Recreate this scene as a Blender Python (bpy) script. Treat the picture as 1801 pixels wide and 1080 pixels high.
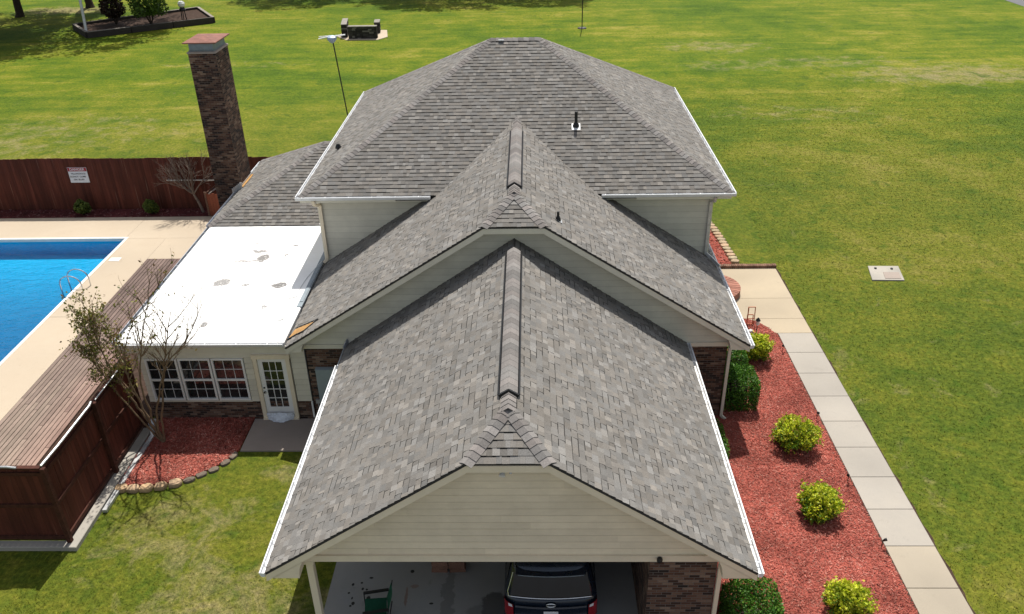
import bpy, math, random
import numpy as np
from mathutils import Vector
R = math.radians
S = bpy.context.scene
for o in list(bpy.data.objects): bpy.data.objects.remove(o)

# ------------------------------------------------------------------ camera, sky, sun, exposure
cd = bpy.data.cameras.new('camera'); cam = bpy.data.objects.new('camera', cd); S.collection.objects.link(cam)
PITCH, YAW, ROLL, FOC = R(29.6), R(1.6), R(1.2), 1450.0
fw = Vector((-math.sin(YAW)*math.cos(PITCH), math.cos(YAW)*math.cos(PITCH), -math.sin(PITCH)))
rt = Vector((math.cos(YAW), math.sin(YAW), 0)); dn = fw.cross(rt)
c_, s_ = math.cos(ROLL), math.sin(ROLL)
r2 = rt*c_ + dn*s_; d2 = dn*c_ - rt*s_
from mathutils import Matrix
M = Matrix((r2, -d2, -fw)).transposed().to_4x4(); M.translation = (0, 0, 15.2)
cam.matrix_world = M
cd.sensor_width = 36; cd.lens = FOC/1801*36; cd.clip_end = 2000; cd.clip_start = .1
S.camera = cam
SUN = Vector((.10, 1, 1.8)).normalized()            # towards the sun
W = bpy.data.worlds.new('World'); S.world = W; W.use_nodes = True
wt = W.node_tree; bg = wt.nodes['Background']
sky = wt.nodes.new('ShaderNodeTexSky'); sky.sky_type = 'NISHITA'; sky.sun_disc = False
sky.sun_elevation = math.asin(SUN.z); sky.sun_rotation = math.atan2(SUN.x, SUN.y)
sky.air_density = 1.0; sky.dust_density = 2.0; sky.ozone_density = .8
hs = wt.nodes.new('ShaderNodeHueSaturation'); hs.inputs['Saturation'].default_value = .45
wt.links.new(sky.outputs[0], hs.inputs['Color']); wt.links.new(hs.outputs[0], bg.inputs[0]); bg.inputs[1].default_value = .088      # bright hazy sky
sd = bpy.data.lights.new('sun', 'SUN'); sd.energy = 3.6; sd.angle = R(.5); sd.color = (1, .955, .88)
so = bpy.data.objects.new('sun', sd); S.collection.objects.link(so)
so.rotation_euler = SUN.to_track_quat('Z', 'Y').to_euler(); so.location = (10, 60, 80)
S.view_settings.view_transform = 'Standard'; S.view_settings.look = 'None'
S.view_settings.exposure = 0.70; S.view_settings.gamma = 1
S.cycles.max_bounces = 8; S.cycles.transparent_max_bounces = 12
S.cycles.use_denoising = True

# ------------------------------------------------------------------ node helpers
class NT:
    def __init__(s, name):
        s.m = bpy.data.materials.new(name); s.m.use_nodes = True
        s.t = s.m.node_tree; s.t.nodes.clear()
        s.out = s.t.nodes.new('ShaderNodeOutputMaterial')
    def put(s, inp, v):
        if v is None: return
        if hasattr(v, 'is_output') or isinstance(v, bpy.types.NodeSocket): s.t.links.new(v, inp)
        elif isinstance(v, (tuple, list)) and len(v) == 3 and inp.type == 'RGBA': inp.default_value = (*v, 1)
        else: inp.default_value = v
    def n(s, typ, ins=None, **props):
        nd = s.t.nodes.new('ShaderNode'+typ)
        for k, v in props.items(): setattr(nd, k, v)
        for k, v in (ins or {}).items(): s.put(nd.inputs[k], v)
        return nd
    def pos(s): return s.n('NewGeometry').outputs['Position']
    def nrm(s): return s.n('NewGeometry').outputs['Normal']
    def sc(s, v, xyz, off=(0, 0, 0)): return s.n('Mapping', {0: v, 1: off, 3: xyz}).outputs[0]
    def noise(s, v, scale, detail=4, rough=.6, dist=0): return s.n('TexNoise', {'Vector': v, 'Scale': scale, 'Detail': detail, 'Roughness': rough, 'Distortion': dist}).outputs['Fac']
    def m2(s, op, a, b=0, c=None):
        nd = s.n('Math', {0: a, 1: b}, operation=op)
        if c is not None: s.put(nd.inputs[2], c)
        return nd.outputs[0]
    def rng(s, v, a, b, c=0, d=1): return s.n('MapRange', {0: v, 1: a, 2: b, 3: c, 4: d}).outputs[0]
    def mix(s, f, a, b, blend='MIX'):
        nd = s.n('Mix', data_type='RGBA', blend_type=blend)
        s.put(nd.inputs[0], f); s.put(nd.inputs[6], a); s.put(nd.inputs[7], b)
        return nd.outputs[2]
    def ramp(s, f, stops):
        nd = s.n('ValToRGB', {0: f}); e = nd.color_ramp.elements
        while len(e) < len(stops): e.new(.5)
        for k, (p, c) in enumerate(stops): e[k].position = p; e[k].color = (*c, 1)
        return nd.outputs[0]
    def col(s): return s.n('VertexColor', layer_name='Col').outputs[0]
    def bump(s, h, strength=.3, dist=.02): return s.n('Bump', {'Height': h, 'Strength': strength, 'Distance': dist}).outputs[0]
    def bsdf(s, color, rough=.8, metal=0, normal=None, spec=.3, **kw):
        nd = s.n('BsdfPrincipled', {'Base Color': color, 'Roughness': rough, 'Metallic': metal, 'Specular IOR Level': spec, **kw})
        if normal is not None: s.put(nd.inputs['Normal'], normal)
        return nd.outputs[0]
    def done(s, shader): s.t.links.new(shader, s.out.inputs[0]); return s.m

def simple(name, color, rough=.6, metal=0, spec=.4, var=.15, scale=6, bump=0):
    t = NT(name); p = t.pos(); f = t.noise(p, scale, 5, .65)
    c = t.mix(t.rng(f, .3, .7), tuple(x*(1-var) for x in color), tuple(min(1, x*(1+var)) for x in color))
    return t.done(t.bsdf(c, rough, metal, t.bump(f, bump, .01) if bump else None, spec))

def tinted(name, rough=.85, grain=.25, gscale=60, stretch=(1, 1, 1), spec=.2, bump=.2, dirt=.15, dscale=1.1):
    """colour comes from the pieces themselves; grain and grime over it"""
    t = NT(name); p = t.pos()
    g = t.noise(t.sc(p, stretch), gscale, 4, .7); d = t.noise(p, dscale, 5, .6)
    c = t.mix(1.0, t.col(), t.ramp(t.rng(g, .25, .75), [(0, (1-grain,)*3), (1, (1+grain,)*3)]), 'MULTIPLY')
    c = t.mix(1.0, c, t.ramp(t.rng(d, .3, .7), [(0, (1-dirt,)*3), (1, (1+dirt*.6,)*3)]), 'MULTIPLY')
    return t.done(t.bsdf(c, rough, 0, t.bump(g, bump, .01), spec))

def mat_brick(soot=1.0):
    t = NT('dark_brick'); p = t.pos()
    sx = t.n('SeparateXYZ', {0: p}); nx = t.n('SeparateXYZ', {0: t.nrm()})
    face_x = t.m2('GREATER_THAN', t.m2('ABSOLUTE', nx.outputs[0]), .6)
    u = t.n('Mix', {0: face_x, 2: sx.outputs[0], 3: sx.outputs[1]}, data_type='FLOAT').outputs[0]
    uv = t.n('CombineXYZ', {0: u, 1: sx.outputs[2]}).outputs[0]
    br = t.n('TexBrick', {'Vector': uv, 'Scale': 1.0, 'Color1': (0, 0, 0), 'Color2': (1, 1, 1), 'Mortar': (.5, .5, .5),
                          'Mortar Size': .006, 'Mortar Smooth': .1, 'Brick Width': .21, 'Row Height': .072, 'Bias': 0})
    big = t.noise(uv, .9, 4, .6); fine = t.noise(uv, 45, 4, .7)
    k = t.m2('ADD', t.n('SeparateColor', {0: br.outputs[0]}).outputs[0], t.m2('MULTIPLY', t.m2('SUBTRACT', big, .5), .5))
    c = t.ramp(k, [(0, (.022, .016, .014)), (.3, (.066, .034, .024)), (.55, (.135, .066, .042)), (.8, (.20, .118, .080)), (1, (.30, .21, .15))])
    c = t.mix(t.rng(fine, .35, .7, 0, .5), c, (.05, .036, .03))
    c = t.mix(br.outputs['Fac'], c, (.15, .13, .115))
    if soot < 1: c = t.mix(1.0, c, t.mix(t.rng(big, .4, .6), (soot,)*3, (soot*1.5, soot*1.4, soot*1.3)), 'MULTIPLY')
    h = t.m2('SUBTRACT', t.m2('MULTIPLY', fine, .3), br.outputs['Fac'])
    return t.done(t.bsdf(c, .9, 0, t.bump(h, .6, .01), .2))

def mat_lawn(blade=False):
    t = NT('grass_blade' if blade else 'lawn'); p = t.pos()
    sx = t.n('SeparateXYZ', {0: p})
    big = t.noise(p, .075, 3, .6); mid = t.noise(p, .42, 5, .65); small = t.noise(p, 3.2, 5, .7); fine = t.noise(p, 7, 7, .85)
    streak = t.noise(t.sc(p, (.07, .5, 1)), 1, 6, .7, .9)
    far = t.rng(sx.outputs[1], 38, 62)
    a = t.m2('ADD', t.m2('MULTIPLY', big, .40), t.m2('MULTIPLY', mid, .32))
    a = t.m2('ADD', a, t.m2('MULTIPLY', small, .28))
    st = t.m2('MULTIPLY', t.m2('SUBTRACT', streak, .5), t.m2('ADD', t.m2('MULTIPLY', far, .30), .12))
    a = t.m2('ADD', a, st)
    c = t.ramp(t.rng(a, .36, .64), [(0, (.050, .084, .011)), (.35, (.086, .117, .013)), (.62, (.133, .146, .017)), (1, (.205, .185, .046))])
    gfar = t.ramp(t.rng(a, .36, .64), [(0, (.048, .096, .006)), (.35, (.085, .138, .007)), (.66, (.148, .176, .011)), (1, (.25, .232, .040))])
    c = t.mix(far, c, gfar)
    # worn, straw-coloured places
    pn = t.noise(p, .9, 6, .75, .6)
    w = None
    for (x, y, rx, ry, s) in ((30.7, 60, 9, 3.2, .65), (22.5, 64, 8, 2.2, .4), (15.8, 63.5, 6, 2, .4), (-29, 49, 9, 4, .35), (-33, 46, 6, 3.4, .5), (15, 70, 5, 2.5, .5),
                              (12.6, 21.2, 1.6, 1.2, .15), (10.3, 16.6, .5, 2.5, .2), (10.1, 23, .4, 3, .25), (-9.1, 15.0, 2.2, 1.8, .5), (-6.1, 17.6, 1.4, 1.3, .5), (-7.0, 13.0, 3, 1.2, .55), (16.5, 51, 6, 2, .35), (-49, 92, 6, 2.5, .9), (-24, 66, 8, 1.5, .3)):
        dx = t.m2('DIVIDE', t.m2('SUBTRACT', sx.outputs[0], x), rx); dy = t.m2('DIVIDE', t.m2('SUBTRACT', sx.outputs[1], y), ry)
        d = t.m2('ADD', t.m2('MULTIPLY', dx, dx), t.m2('MULTIPLY', dy, dy))
        g = t.rng(d, 0, 1.6, s, 0); w = g if w is None else t.m2('MAXIMUM', w, g)
    thr = t.m2('ADD', t.m2('MULTIPLY', w, .42), t.m2('MULTIPLY', pn, 1.0))
    c = t.mix(t.rng(thr, .61, .86, 0, .75), c, (.285, .235, .125))
    # dark deep-green clumps
    cl = t.noise(p, 1.15, 3, .5, .8)
    c = t.mix(t.rng(cl, .58, .70, 0, .6), c, (.045, .092, .009))
    wd = t.noise(p, 2.6, 6, .75, .4); bare = t.noise(t.sc(p, (1, 1, 1), (31, 7, 0)), 1.9, 7, .8, .5)
    c = t.mix(t.rng(wd, .60, .70, 0, .65), c, (.040, .080, .012))
    c = t.mix(t.rng(bare, .63, .74, 0, .6), c, (.24, .195, .095))
    c = t.mix(1.0, c, t.ramp(t.rng(fine, .32, .68), [(0, (.30, .36, .34)), (1, (1.5, 1.42, 1.4))]), 'MULTIPLY')
    h = t.m2('ADD', fine, t.m2('MULTIPLY', small, 2))
    if blade: return t.done(t.n('BsdfDiffuse', {0: t.mix(1.0, c, t.col(), 'MULTIPLY'), 'Normal': t.n('CombineXYZ', {0: 0, 1: 0, 2: 1}).outputs[0]}).outputs[0])
    sh = t.bsdf(c, .95, 0, t.bump(h, .55, .06), .1)
    return t.done(sh)

def mat_concrete(name, base, warm, dark, scale=.8, joint=None, crack=False):
    t = NT(name); p = t.pos()
    a = t.noise(p, scale, 6, .65); b = t.noise(p, scale*.25, 3, .5); f = t.noise(p, 70, 3, .7)
    c = t.mix(t.rng(a, .3, .7), base, warm)
    c = t.mix(t.rng(b, .42, .70, 0, .8), c, dark)
    st = t.noise(t.sc(p, (1, 1, 1), (5, 3, 0)), 1.7, 7, .8, 1.2)
    c = t.mix(t.rng(st, .60, .72, 0, .45), c, tuple(x*.7 for x in dark))
    c = t.mix(1.0, c, t.ramp(f, [(0, (.86,)*3), (1, (1.14,)*3)]), 'MULTIPLY')
    return t, p, c, f

def mat_plain_concrete(*a, rough=.9, tint=False):
    t, p, c, f = mat_concrete(*a)
    if tint: c = t.mix(1.0, c, t.col(), 'MULTIPLY')
    return t.done(t.bsdf(c, rough, 0, t.bump(f, .25, .01), .2))

def blotch(t, p, spots, warp=.5, wscale=3.0, z=False):
    """mask of irregular stains: (x, y, rx, ry, strength)"""
    nz = t.n('TexNoise', {'Vector': p, 'Scale': wscale, 'Detail': 5, 'Roughness': .7})
    off = t.n('VectorMath', {0: nz.outputs['Color'], 1: (.5, .5, .5)}, operation='SUBTRACT').outputs[0]
    pp = t.n('VectorMath', {0: off, 1: (warp,)*3, 2: p}, operation='MULTIPLY_ADD').outputs[0]
    sx = t.n('SeparateXYZ', {0: pp}); m = None
    for (x, y, rx, ry, s) in spots:
        dx = t.m2('DIVIDE', t.m2('SUBTRACT', sx.outputs[0], x), rx); dy = t.m2('DIVIDE', t.m2('SUBTRACT', sx.outputs[1], y), ry)
        d = t.m2('ADD', t.m2('MULTIPLY', dx, dx), t.m2('MULTIPLY', dy, dy))
        g = t.rng(d, .75, 1.1, s, 0); m = g if m is None else t.m2('MAXIMUM', m, g)
    return m

def mat_membrane():
    t = NT('white_membrane'); p = t.pos()
    m = blotch(t, p, [(-9.5, 25.9, .32, .12, .85), (-9.28, 25.35, .22, .30, .9), (-9.7, 25.15, .5, .07, .7), (-10.1, 23.55, .33, .25, .8), (-9.3, 23.4, .25, .05, .9), (-8.15, 23.36, .24, .17, .95), (-8.0, 23.3, .12, .06, .9),
                      (-9.76, 20.87, .13, .2, .9), (-8.34, 26.3, .14, .08, .9), (-8.5, 25.6, .07, .13, .9), (-10.75, 23.95, .35, .05, .5), (-9.8, 26.5, .12, .05, .8), (-8.25, 21.9, .07, .16, .8)], .55, 2.6)
    n2 = t.noise(p, .7, 5, .65)
    c = t.mix(t.rng(n2, .5, .75, 0, .6), (.86, .86, .84), (.74, .72, .68))
    m2_ = blotch(t, p, [(-9.6, 25.0, 1.3, .9, .5), (-10.3, 23.4, 1.2, .6, .5), (-10.4, 22.0, 1.2, .5, .35), (-8.4, 25.6, .8, .5, .35)], 1.2, 1.2)
    c = t.mix(m2_, c, (.64, .61, .57))
    fine = t.noise(p, 14, 5, .75)
    m = t.m2('MULTIPLY', m, t.rng(fine, .34, .46, .1, 1))
    c = t.mix(m, c, (.11, .104, .10))
    return t.done(t.bsdf(c, .55, 0, t.bump(n2, .2, .02), .35))

def mat_slab():
    t, p, c, f = mat_concrete('carport_concrete', (.27, .275, .275), (.33, .32, .30), (.18, .175, .165), 1.1)
    m = blotch(t, p, [(-.9, 12.9, .35, .45, .75), (-1.0, 12.6, .6, .5, .35), (-2.0, 13.1, .14, .9, .35)], .6, 3)
    c = t.mix(m, c, (.045, .042, .04))
    drops = [(-4.25, 13.55, .035, .045), (-4.05, 13.6, .03, .03), (-4.0, 13.42, .03, .04), (-3.9, 13.4, .03, .03), (-4.3, 13.3, .03, .03), (-4.2, 13.15, .02, .04), (-4.15, 13.0, .04, .05), (-3.82, 13.15, .05, .06),
             (-3.85, 13.75, .05, .03), (-4.55, 12.55, .04, .03), (-4.45, 12.58, .03, .03), (-4.35, 12.52, .05, .03), (-4.2, 12.93, .03, .03), (-2.9, 13.95, .05, .05), (-1.6, 12.5, .04, .05), (-2.35, 13.0, .05, .03)]
    m = blotch(t, p, [(*d, .95) for d in drops], .02, 12)
    c = t.mix(m, c, (.014, .013, .012))
    rust = blotch(t, p, [(-2.95, 13.2, .035, .3, .6), (-2.8, 13.5, .1, .05, .5)], .15, 4)
    c = t.mix(rust, c, (.20, .10, .07))
    return t.done(t.bsdf(c, .8, 0, t.bump(f, .25, .01), .25))

def mat_wood_boards(name, streak_col, k=.5):
    t = NT(name); p = t.pos(); sx = t.n('SeparateXYZ', {0: p})
    g = t.noise(t.sc(p, (9, 9, .55)), 1, 5, .7); d = t.noise(p, .5, 4, .6)
    run = t.noise(t.sc(p, (14, 14, .35)), 1, 2, .5)
    c = t.mix(1.0, t.col(), t.ramp(t.rng(g, .25, .75), [(0, (.6, .58, .58)), (1, (1.3, 1.3, 1.3))]), 'MULTIPLY')
    c = t.mix(t.rng(run, .66, .74, 0, k), c, streak_col)
    c = t.mix(t.rng(d, .45, .75, 0, .5), c, (.035, .014, .010))
    return t.done(t.bsdf(c, .8, 0, t.bump(g, .3, .01), .2))

def mat_leaf(name, gloss=.5, trans=.35):
    t = NT(name); c = t.col(); n = t.noise(t.pos(), 2.2, 3, .6)
    c = t.mix(1.0, c, t.ramp(t.rng(n, .3, .7), [(0, (.72, .75, .7)), (1, (1.25, 1.22, 1.15))]), 'MULTIPLY')
    a = t.bsdf(c, gloss, 0, None, .3)
    tr = t.n('BsdfTranslucent', {0: c}).outputs[0]
    return t.done(t.n('MixShader', {0: trans, 1: a, 2: tr}).outputs[0])

def mat_water():
    t = NT('pool_water'); p = t.pos()
    w1 = t.noise(t.sc(p, (1.2, 2.2, 1)), 1.3, 3, .6, .5); w2 = t.noise(t.sc(p, (1, 2.4, 1)), 5, 2, .5)
    nm = t.bump(t.m2('ADD', w1, t.m2('MULTIPLY', w2, .25)), .35, .25)
    fr = t.n('Fresnel', {0: 1.33, 'Normal': nm}).outputs[0]
    tr = t.n('BsdfTransparent', {0: (.80, .95, 1.0)}).outputs[0]
    gl = t.n('BsdfGlossy', {0: (1, 1, 1), 'Roughness': .03, 'Normal': nm}).outputs[0]
    return t.done(t.n('MixShader', {0: fr, 1: tr, 2: gl}).outputs[0])

def mat_liner():
    t = NT('pool_liner'); p = t.pos(); sx = t.n('SeparateXYZ', {0: p})
    n = t.noise(t.sc(p, (1, 1.6, 1)), .9, 4, .6, .8)
    caust = t.n('TexVoronoi', {'Vector': t.n('VectorMath', {0: p, 1: t.n('TexNoise', {'Vector': p, 'Scale': .8}).outputs['Color']}, operation='ADD').outputs[0], 'Scale': 1.1}, feature='SMOOTH_F1').outputs[0]
    c = t.mix(t.rng(n, .3, .7), (.005, .50, .74), (.01, .58, .82))
    return t.done(t.bsdf(c, .6, 0, None, .2))

def mat_glass_dark(name, col=(.012, .014, .015), rough=.04):
    t = NT(name); n = t.noise(t.pos(), 2.5, 3, .6)
    c = t.mix(t.rng(n, .4, .7), col, tuple(x*2.2 for x in col))
    return t.done(t.bsdf(c, rough, 0, None, .6))

MT = {}
MT['shingle'] = tinted('asphalt_shingle', .95, .26, 42, (1, 1, 1), .12, .35, .08, .55)
MT['siding'] = tinted('painted_siding', .6, .05, 8, (.4, .4, 3), .3, .05, .09, 1.6)
MT['trim'] = simple('cream_trim_paint', (.80, .695, .52), .55, 0, .35, .06, 2)
MT['trim_grey'] = simple('grey_trim_paint', (.68, .645, .54), .55, 0, .35, .06, 2)
MT['white'] = simple('white_paint', (.80, .80, .78), .4, 0, .4, .04, 3)
MT['alum'] = simple('white_aluminium', (.70, .71, .72), .35, 0, .5, .08, 5)
MT['alum_in'] = simple('gutter_lining', (.34, .36, .39), .45, .2, .5, .25, 4)
MT['brick'] = mat_brick(); MT['sooty'] = mat_brick(.58)
MT['lawn'] = mat_lawn(); MT['blade'] = mat_lawn(True)
MT['deck_conc'] = mat_plain_concrete('pool_deck_concrete', (.44, .362, .27), (.47, .395, .30), (.37, .305, .23), .7, tint=True)
MT['walk'] = mat_plain_concrete('walk_concrete', (.345, .318, .282), (.375, .342, .297), (.27, .25, .225), 1.4, tint=True)
MT['patio'] = mat_plain_concrete('patio_concrete', (.30, .25, .21), (.36, .30, .26), (.2, .17, .15), 1.4)
MT['kerb'] = mat_plain_concrete('kerb_concrete', (.34, .315, .275), (.40, .37, .32), (.24, .23, .205), 2.4)
MT['slab'] = mat_slab()
MT['membrane'] = mat_membrane()
MT['fence'] = mat_wood_boards('fence_boards', (.30, .17, .12), .55)
MT['fence_post'] = simple('fence_post_wood', (.062, .022, .014), .8, 0, .2, .35, 7, .2)
MT['plank'] = tinted('deck_planks', .8, .25, 9, (5, .5, 5), .2, .25, .2, .9)
MT['mulch'] = tinted('red_mulch', .95, .35, 40, (1, 1, 1), .1, .6, .36, .9)
MT['soil'] = simple('dark_soil', (.055, .035, .026), .95, 0, .1, .4, 5, .5)
MT['leaf'] = mat_leaf('leaves')
MT['bark'] = simple('bark', (.19, .135, .085), .9, 0, .1, .35, 9, .4)
MT['bark_grey'] = simple('grey_bark', (.20, .155, .125), .9, 0, .1, .3, 9, .4)
MT['bark_dark'] = simple('dark_bark', (.05, .038, .03), .9, 0, .1, .3, 6, .4)
MT['water'] = mat_water(); MT['liner'] = mat_liner()
MT['coping'] = simple('white_coping', (.74, .72, .68), .5, 0, .4, .06, 3)
MT['steel'] = simple('brushed_steel', (.62, .64, .66), .22, .95, .5, .1, 8)
MT['galv'] = simple('galvanised_metal', (.52, .53, .53), .42, .5, .5, .2, 6)
MT['rust'] = simple('rusty_cap', (.20, .085, .062), .75, .1, .3, .3, 3.5)
MT['grey_metal'] = simple('grey_metal', (.20, .235, .26), .5, .2, .4, .15, 4)
MT['black'] = simple('black_plastic', (.012, .012, .013), .5, 0, .4, .2, 8)
MT['glass'] = mat_glass_dark('window_glass')
MT['car_glass'] = mat_glass_dark('car_glass', (.003, .004, .005), .03)
MT['meter'] = simple('meter_enamel', (.30, .36, .38), .5, 0, .4, .08, 4)
MT['stone'] = tinted('edging_stone', .9, .25, 18, (1, 1, 1), .15, .5, .2, 3)
MT['asphalt'] = simple('asphalt', (.13, .13, .135), .9, 0, .2, .15, 8, .3)
MT['redbrick'] = tinted('red_brick_pieces', .9, .25, 30, (1, 1, 1), .15, .4, .2, 3)
MT['timber'] = tinted('weathered_timber', .9, .3, 10, (2, 2, 6), .15, .4, .25, 2)
MT['copper'] = simple('copper_wire', (.42, .13, .06), .5, .5, .4, .2, 8)
MT['plywood'] = simple('bare_plywood', (.42, .235, .085), .8, 0, .2, .3, 3, .2)
def mat_paint(name, col):
    t = NT(name); n = t.noise(t.pos(), 3, 4, .6)
    c = t.mix(t.rng(n, .35, .7), col, tuple(x*1.35+.002 for x in col))
    return t.done(t.bsdf(c, t.rng(n, .3, .7, .22, .34), .35, None, .5, **{'Coat Weight': .6, 'Coat Roughness': .06}))
MT['car_paint'] = mat_paint('blue_car_paint', (.006, .013, .026))
MT['chrome'] = simple('chrome_trim', (.74, .75, .77), .16, 1, .5, .05, 5)
MT['tail_red'] = simple('tail_lamp_red', (.26, .012, .018), .15, 0, .6, .15, 8)
MT['lens'] = simple('clear_lens', (.72, .73, .74), .15, 0, .6, .1, 8)
MT['rubber'] = simple('tyre_rubber', (.016, .016, .016), .85, 0, .2, .2, 8)
MT['green_cloth'] = simple('green_canvas', (.012, .075, .042), .85, 0, .2, .2, 12, .2)
MT['film'] = simple('plastic_film', (.62, .66, .72), .25, 0, .5, .2, 7, .5)
MT['sign_white'] = simple('sign_white', (.70, .72, .74), .4, 0, .4, .04, 4)
MT['sign_red'] = simple('sign_red', (.34, .022, .03), .4, 0, .4, .08, 4)
MT['ink'] = simple('sign_ink', (.02, .022, .025), .5, 0, .3, .1, 8)
MT['plate'] = simple('plate_white', (.66, .67, .68), .4, 0, .4, .1, 20)
MT['dish'] = simple('dish_blue_grey', (.36, .44, .55), .4, .2, .4, .1, 4)

# ------------------------------------------------------------------ mesh builder
class MB:
    def __init__(s): s.v = []; s.f = []; s.c = []
    def poly(s, pts, col=(1, 1, 1)):
        i = len(s.v); s.v += [tuple(p) for p in pts]; s.f.append(tuple(range(i, i+len(pts)))); s.c.append(col)
    def box(s, x0, x1, y0, y1, z0, z1, col=(1, 1, 1)):
        i = len(s.v)
        s.v += [(x, y, z) for z in (z0, z1) for (x, y) in ((x0, y0), (x1, y0), (x1, y1), (x0, y1))]
        for q in ((3, 2, 1, 0), (4, 5, 6, 7), (0, 1, 5, 4), (1, 2, 6, 5), (2, 3, 7, 6), (3, 0, 4, 7)):
            s.f.append(tuple(i+k for k in q)); s.c.append(col)
    def bbox(s, x0, x1, y0, y1, z0, z1, b=.01, col=(1, 1, 1)):
        """box with chamfered top edges"""
        i = len(s.v)
        for (z, e) in ((z0, 0), (z1-b, 0), (z1, b)):
            s.v += [(x0+e, y0+e, z), (x1-e, y0+e, z), (x1-e, y1-e, z), (x0+e, y1-e, z)]
        s.f.append((i+3, i+2, i+1, i)); s.c.append(col); s.f.append((i+8, i+9, i+10, i+11)); s.c.append(col)
        for l in (0, 4):
            for k in range(4):
                a, b2 = i+l+k, i+l+(k+1) % 4; s.f.append((a, b2, b2+4, a+4)); s.c.append(col)
    def bar(s, a, b, w, h, up=(0, 0, 1), col=(1, 1, 1)):
        a = Vector(a); b = Vector(b); d = (b-a).normalized(); up = Vector(up)
        sd = d.cross(up)
        if sd.length < 1e-4: sd = d.cross(Vector((1, 0, 0)))
        sd.normalize(); u = sd.cross(d)
        i = len(s.v)
        for p in (a, b):
            for (x, y) in ((-1, -1), (1, -1), (1, 1), (-1, 1)): s.v.append(tuple(p+sd*(x*w/2)+u*(y*h/2)))
        for q in ((3, 2, 1, 0), (4, 5, 6, 7), (0, 1, 5, 4), (1, 2, 6, 5), (2, 3, 7, 6), (3, 0, 4, 7)):
            s.f.append(tuple(i+k for k in q)); s.c.append(col)
    def prism(s, pts, y0, y1, col=(1, 1, 1), axis='y'):
        """polygon in x,z extruded along y (or y,z along x, or x,y along z)"""
        def P(a, b, t): return (a, t, b) if axis == 'y' else ((t, a, b) if axis == 'x' else (a, b, t))
        i = len(s.v); n = len(pts)
        s.v += [P(a, b, y0) for a, b in pts] + [P(a, b, y1) for a, b in pts]
        s.f.append(tuple(range(i, i+n))); s.f.append(tuple(range(i+2*n-1, i+n-1, -1))); s.c += [col, col]
        for k in range(n):
            j = (k+1) % n; s.f.append((i+k, i+n+k, i+n+j, i+j)); s.c.append(col)
    def tube(s, pts, r, n=8, col=(1, 1, 1), cap=True):
        pts = [Vector(p) for p in pts]; m = len(pts)
        rr = r if isinstance(r, (list, tuple)) else [r]*m
        i = len(s.v); ref = None
        for k, p in enumerate(pts):
            d = (pts[min(k+1, m-1)]-pts[max(k-1, 0)])
            if d.length < 1e-6: d = Vector((0, 0, 1))
            d.normalize()
            if ref is None:
                ref = d.cross(Vector((0, 0, 1)) if abs(d.z) < .9 else Vector((1, 0, 0)))
            ref = (ref-d*ref.dot(d))
            if ref.length < 1e-5: ref = d.cross(Vector((0.3, 1, .2)))
            ref.normalize()
            o = d.cross(ref)
            for q in range(n):
                a = 2*math.pi*q/n; s.v.append(tuple(p+(ref*math.cos(a)+o*math.sin(a))*rr[k]))
        for k in range(m-1):
            for q in range(n):
                a = i+k*n+q; b = i+k*n+(q+1) % n; s.f.append((a, b, b+n, a+n)); s.c.append(col)
        if cap:
            s.f.append(tuple(i+q for q in range(n-1, -1, -1))); s.c.append(col)
            s.f.append(tuple(i+(m-1)*n+q for q in range(n))); s.c.append(col)
    def lathe(s, prof, cx=0, cy=0, n=20, col=(1, 1, 1)):
        i = len(s.v)
        for (r, z) in prof:
            for q in range(n):
                a = 2*math.pi*q/n; s.v.append((cx+r*math.cos(a), cy+r*math.sin(a), z))
        for k in range(len(prof)-1):
            for q in range(n):
                a = i+k*n+q; b = i+k*n+(q+1) % n; s.f.append((a, b, b+n, a+n)); s.c.append(col)
        s.f.append(tuple(i+(len(prof)-1)*n+q for q in range(n))); s.c.append(col)
    def build(s, name, mat, parent=None, smooth=False, label=None):
        off = Vector((0, 0, 0)); q = parent
        while q is not None: off += q.location; q = q.parent
        me = bpy.data.meshes.new(name)
        vs = s.v if off.length == 0 else [(a-off.x, b-off.y, c-off.z) for a, b, c in s.v]
        me.from_pydata(vs, [], s.f)
        me.materials.append(MT[mat] if isinstance(mat, str) else mat)
        at = me.color_attributes.new('Col', 'FLOAT_COLOR', 'CORNER')
        ln = np.array([len(f) for f in s.f]); cc = np.array([(*c, 1) for c in s.c], dtype=np.float32)
        at.data.foreach_set('color', np.repeat(cc, ln, axis=0).ravel())
        if smooth: me.polygons.foreach_set('use_smooth', [True]*len(me.polygons))
        me.update()
        o = bpy.data.objects.new(name, me); S.collection.objects.link(o)
        if parent is not None: o.parent = parent
        if label: o['label'] = label
        return o

def thing(name, label, cat, loc=(0, 0, 0), group=None, kind=None):
    o = bpy.data.objects.new(name, None); S.collection.objects.link(o); o.location = loc
    o.empty_display_size = .2
    return tag(o, label, cat, group, kind)
def tag(o, label, cat, group=None, kind=None):
    o['label'] = label; o['category'] = cat
    if group: o['group'] = group
    if kind: o['kind'] = kind
    return o
def struct(o, label, cat): return tag(o, label, cat, None, 'structure')
def dup(root, loc, rotz=0, label=None, scale=1):
    r = root.copy(); S.collection.objects.link(r); r.location = loc; r.rotation_euler = (0, 0, rotz); r.scale = (scale,)*3
    if label: r['label'] = label
    for ch in list(root.children):
        c = ch.copy(); S.collection.objects.link(c); c.parent = r
        for g in list(ch.children):
            d = g.copy(); S.collection.objects.link(d); d.parent = c
    return r

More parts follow.
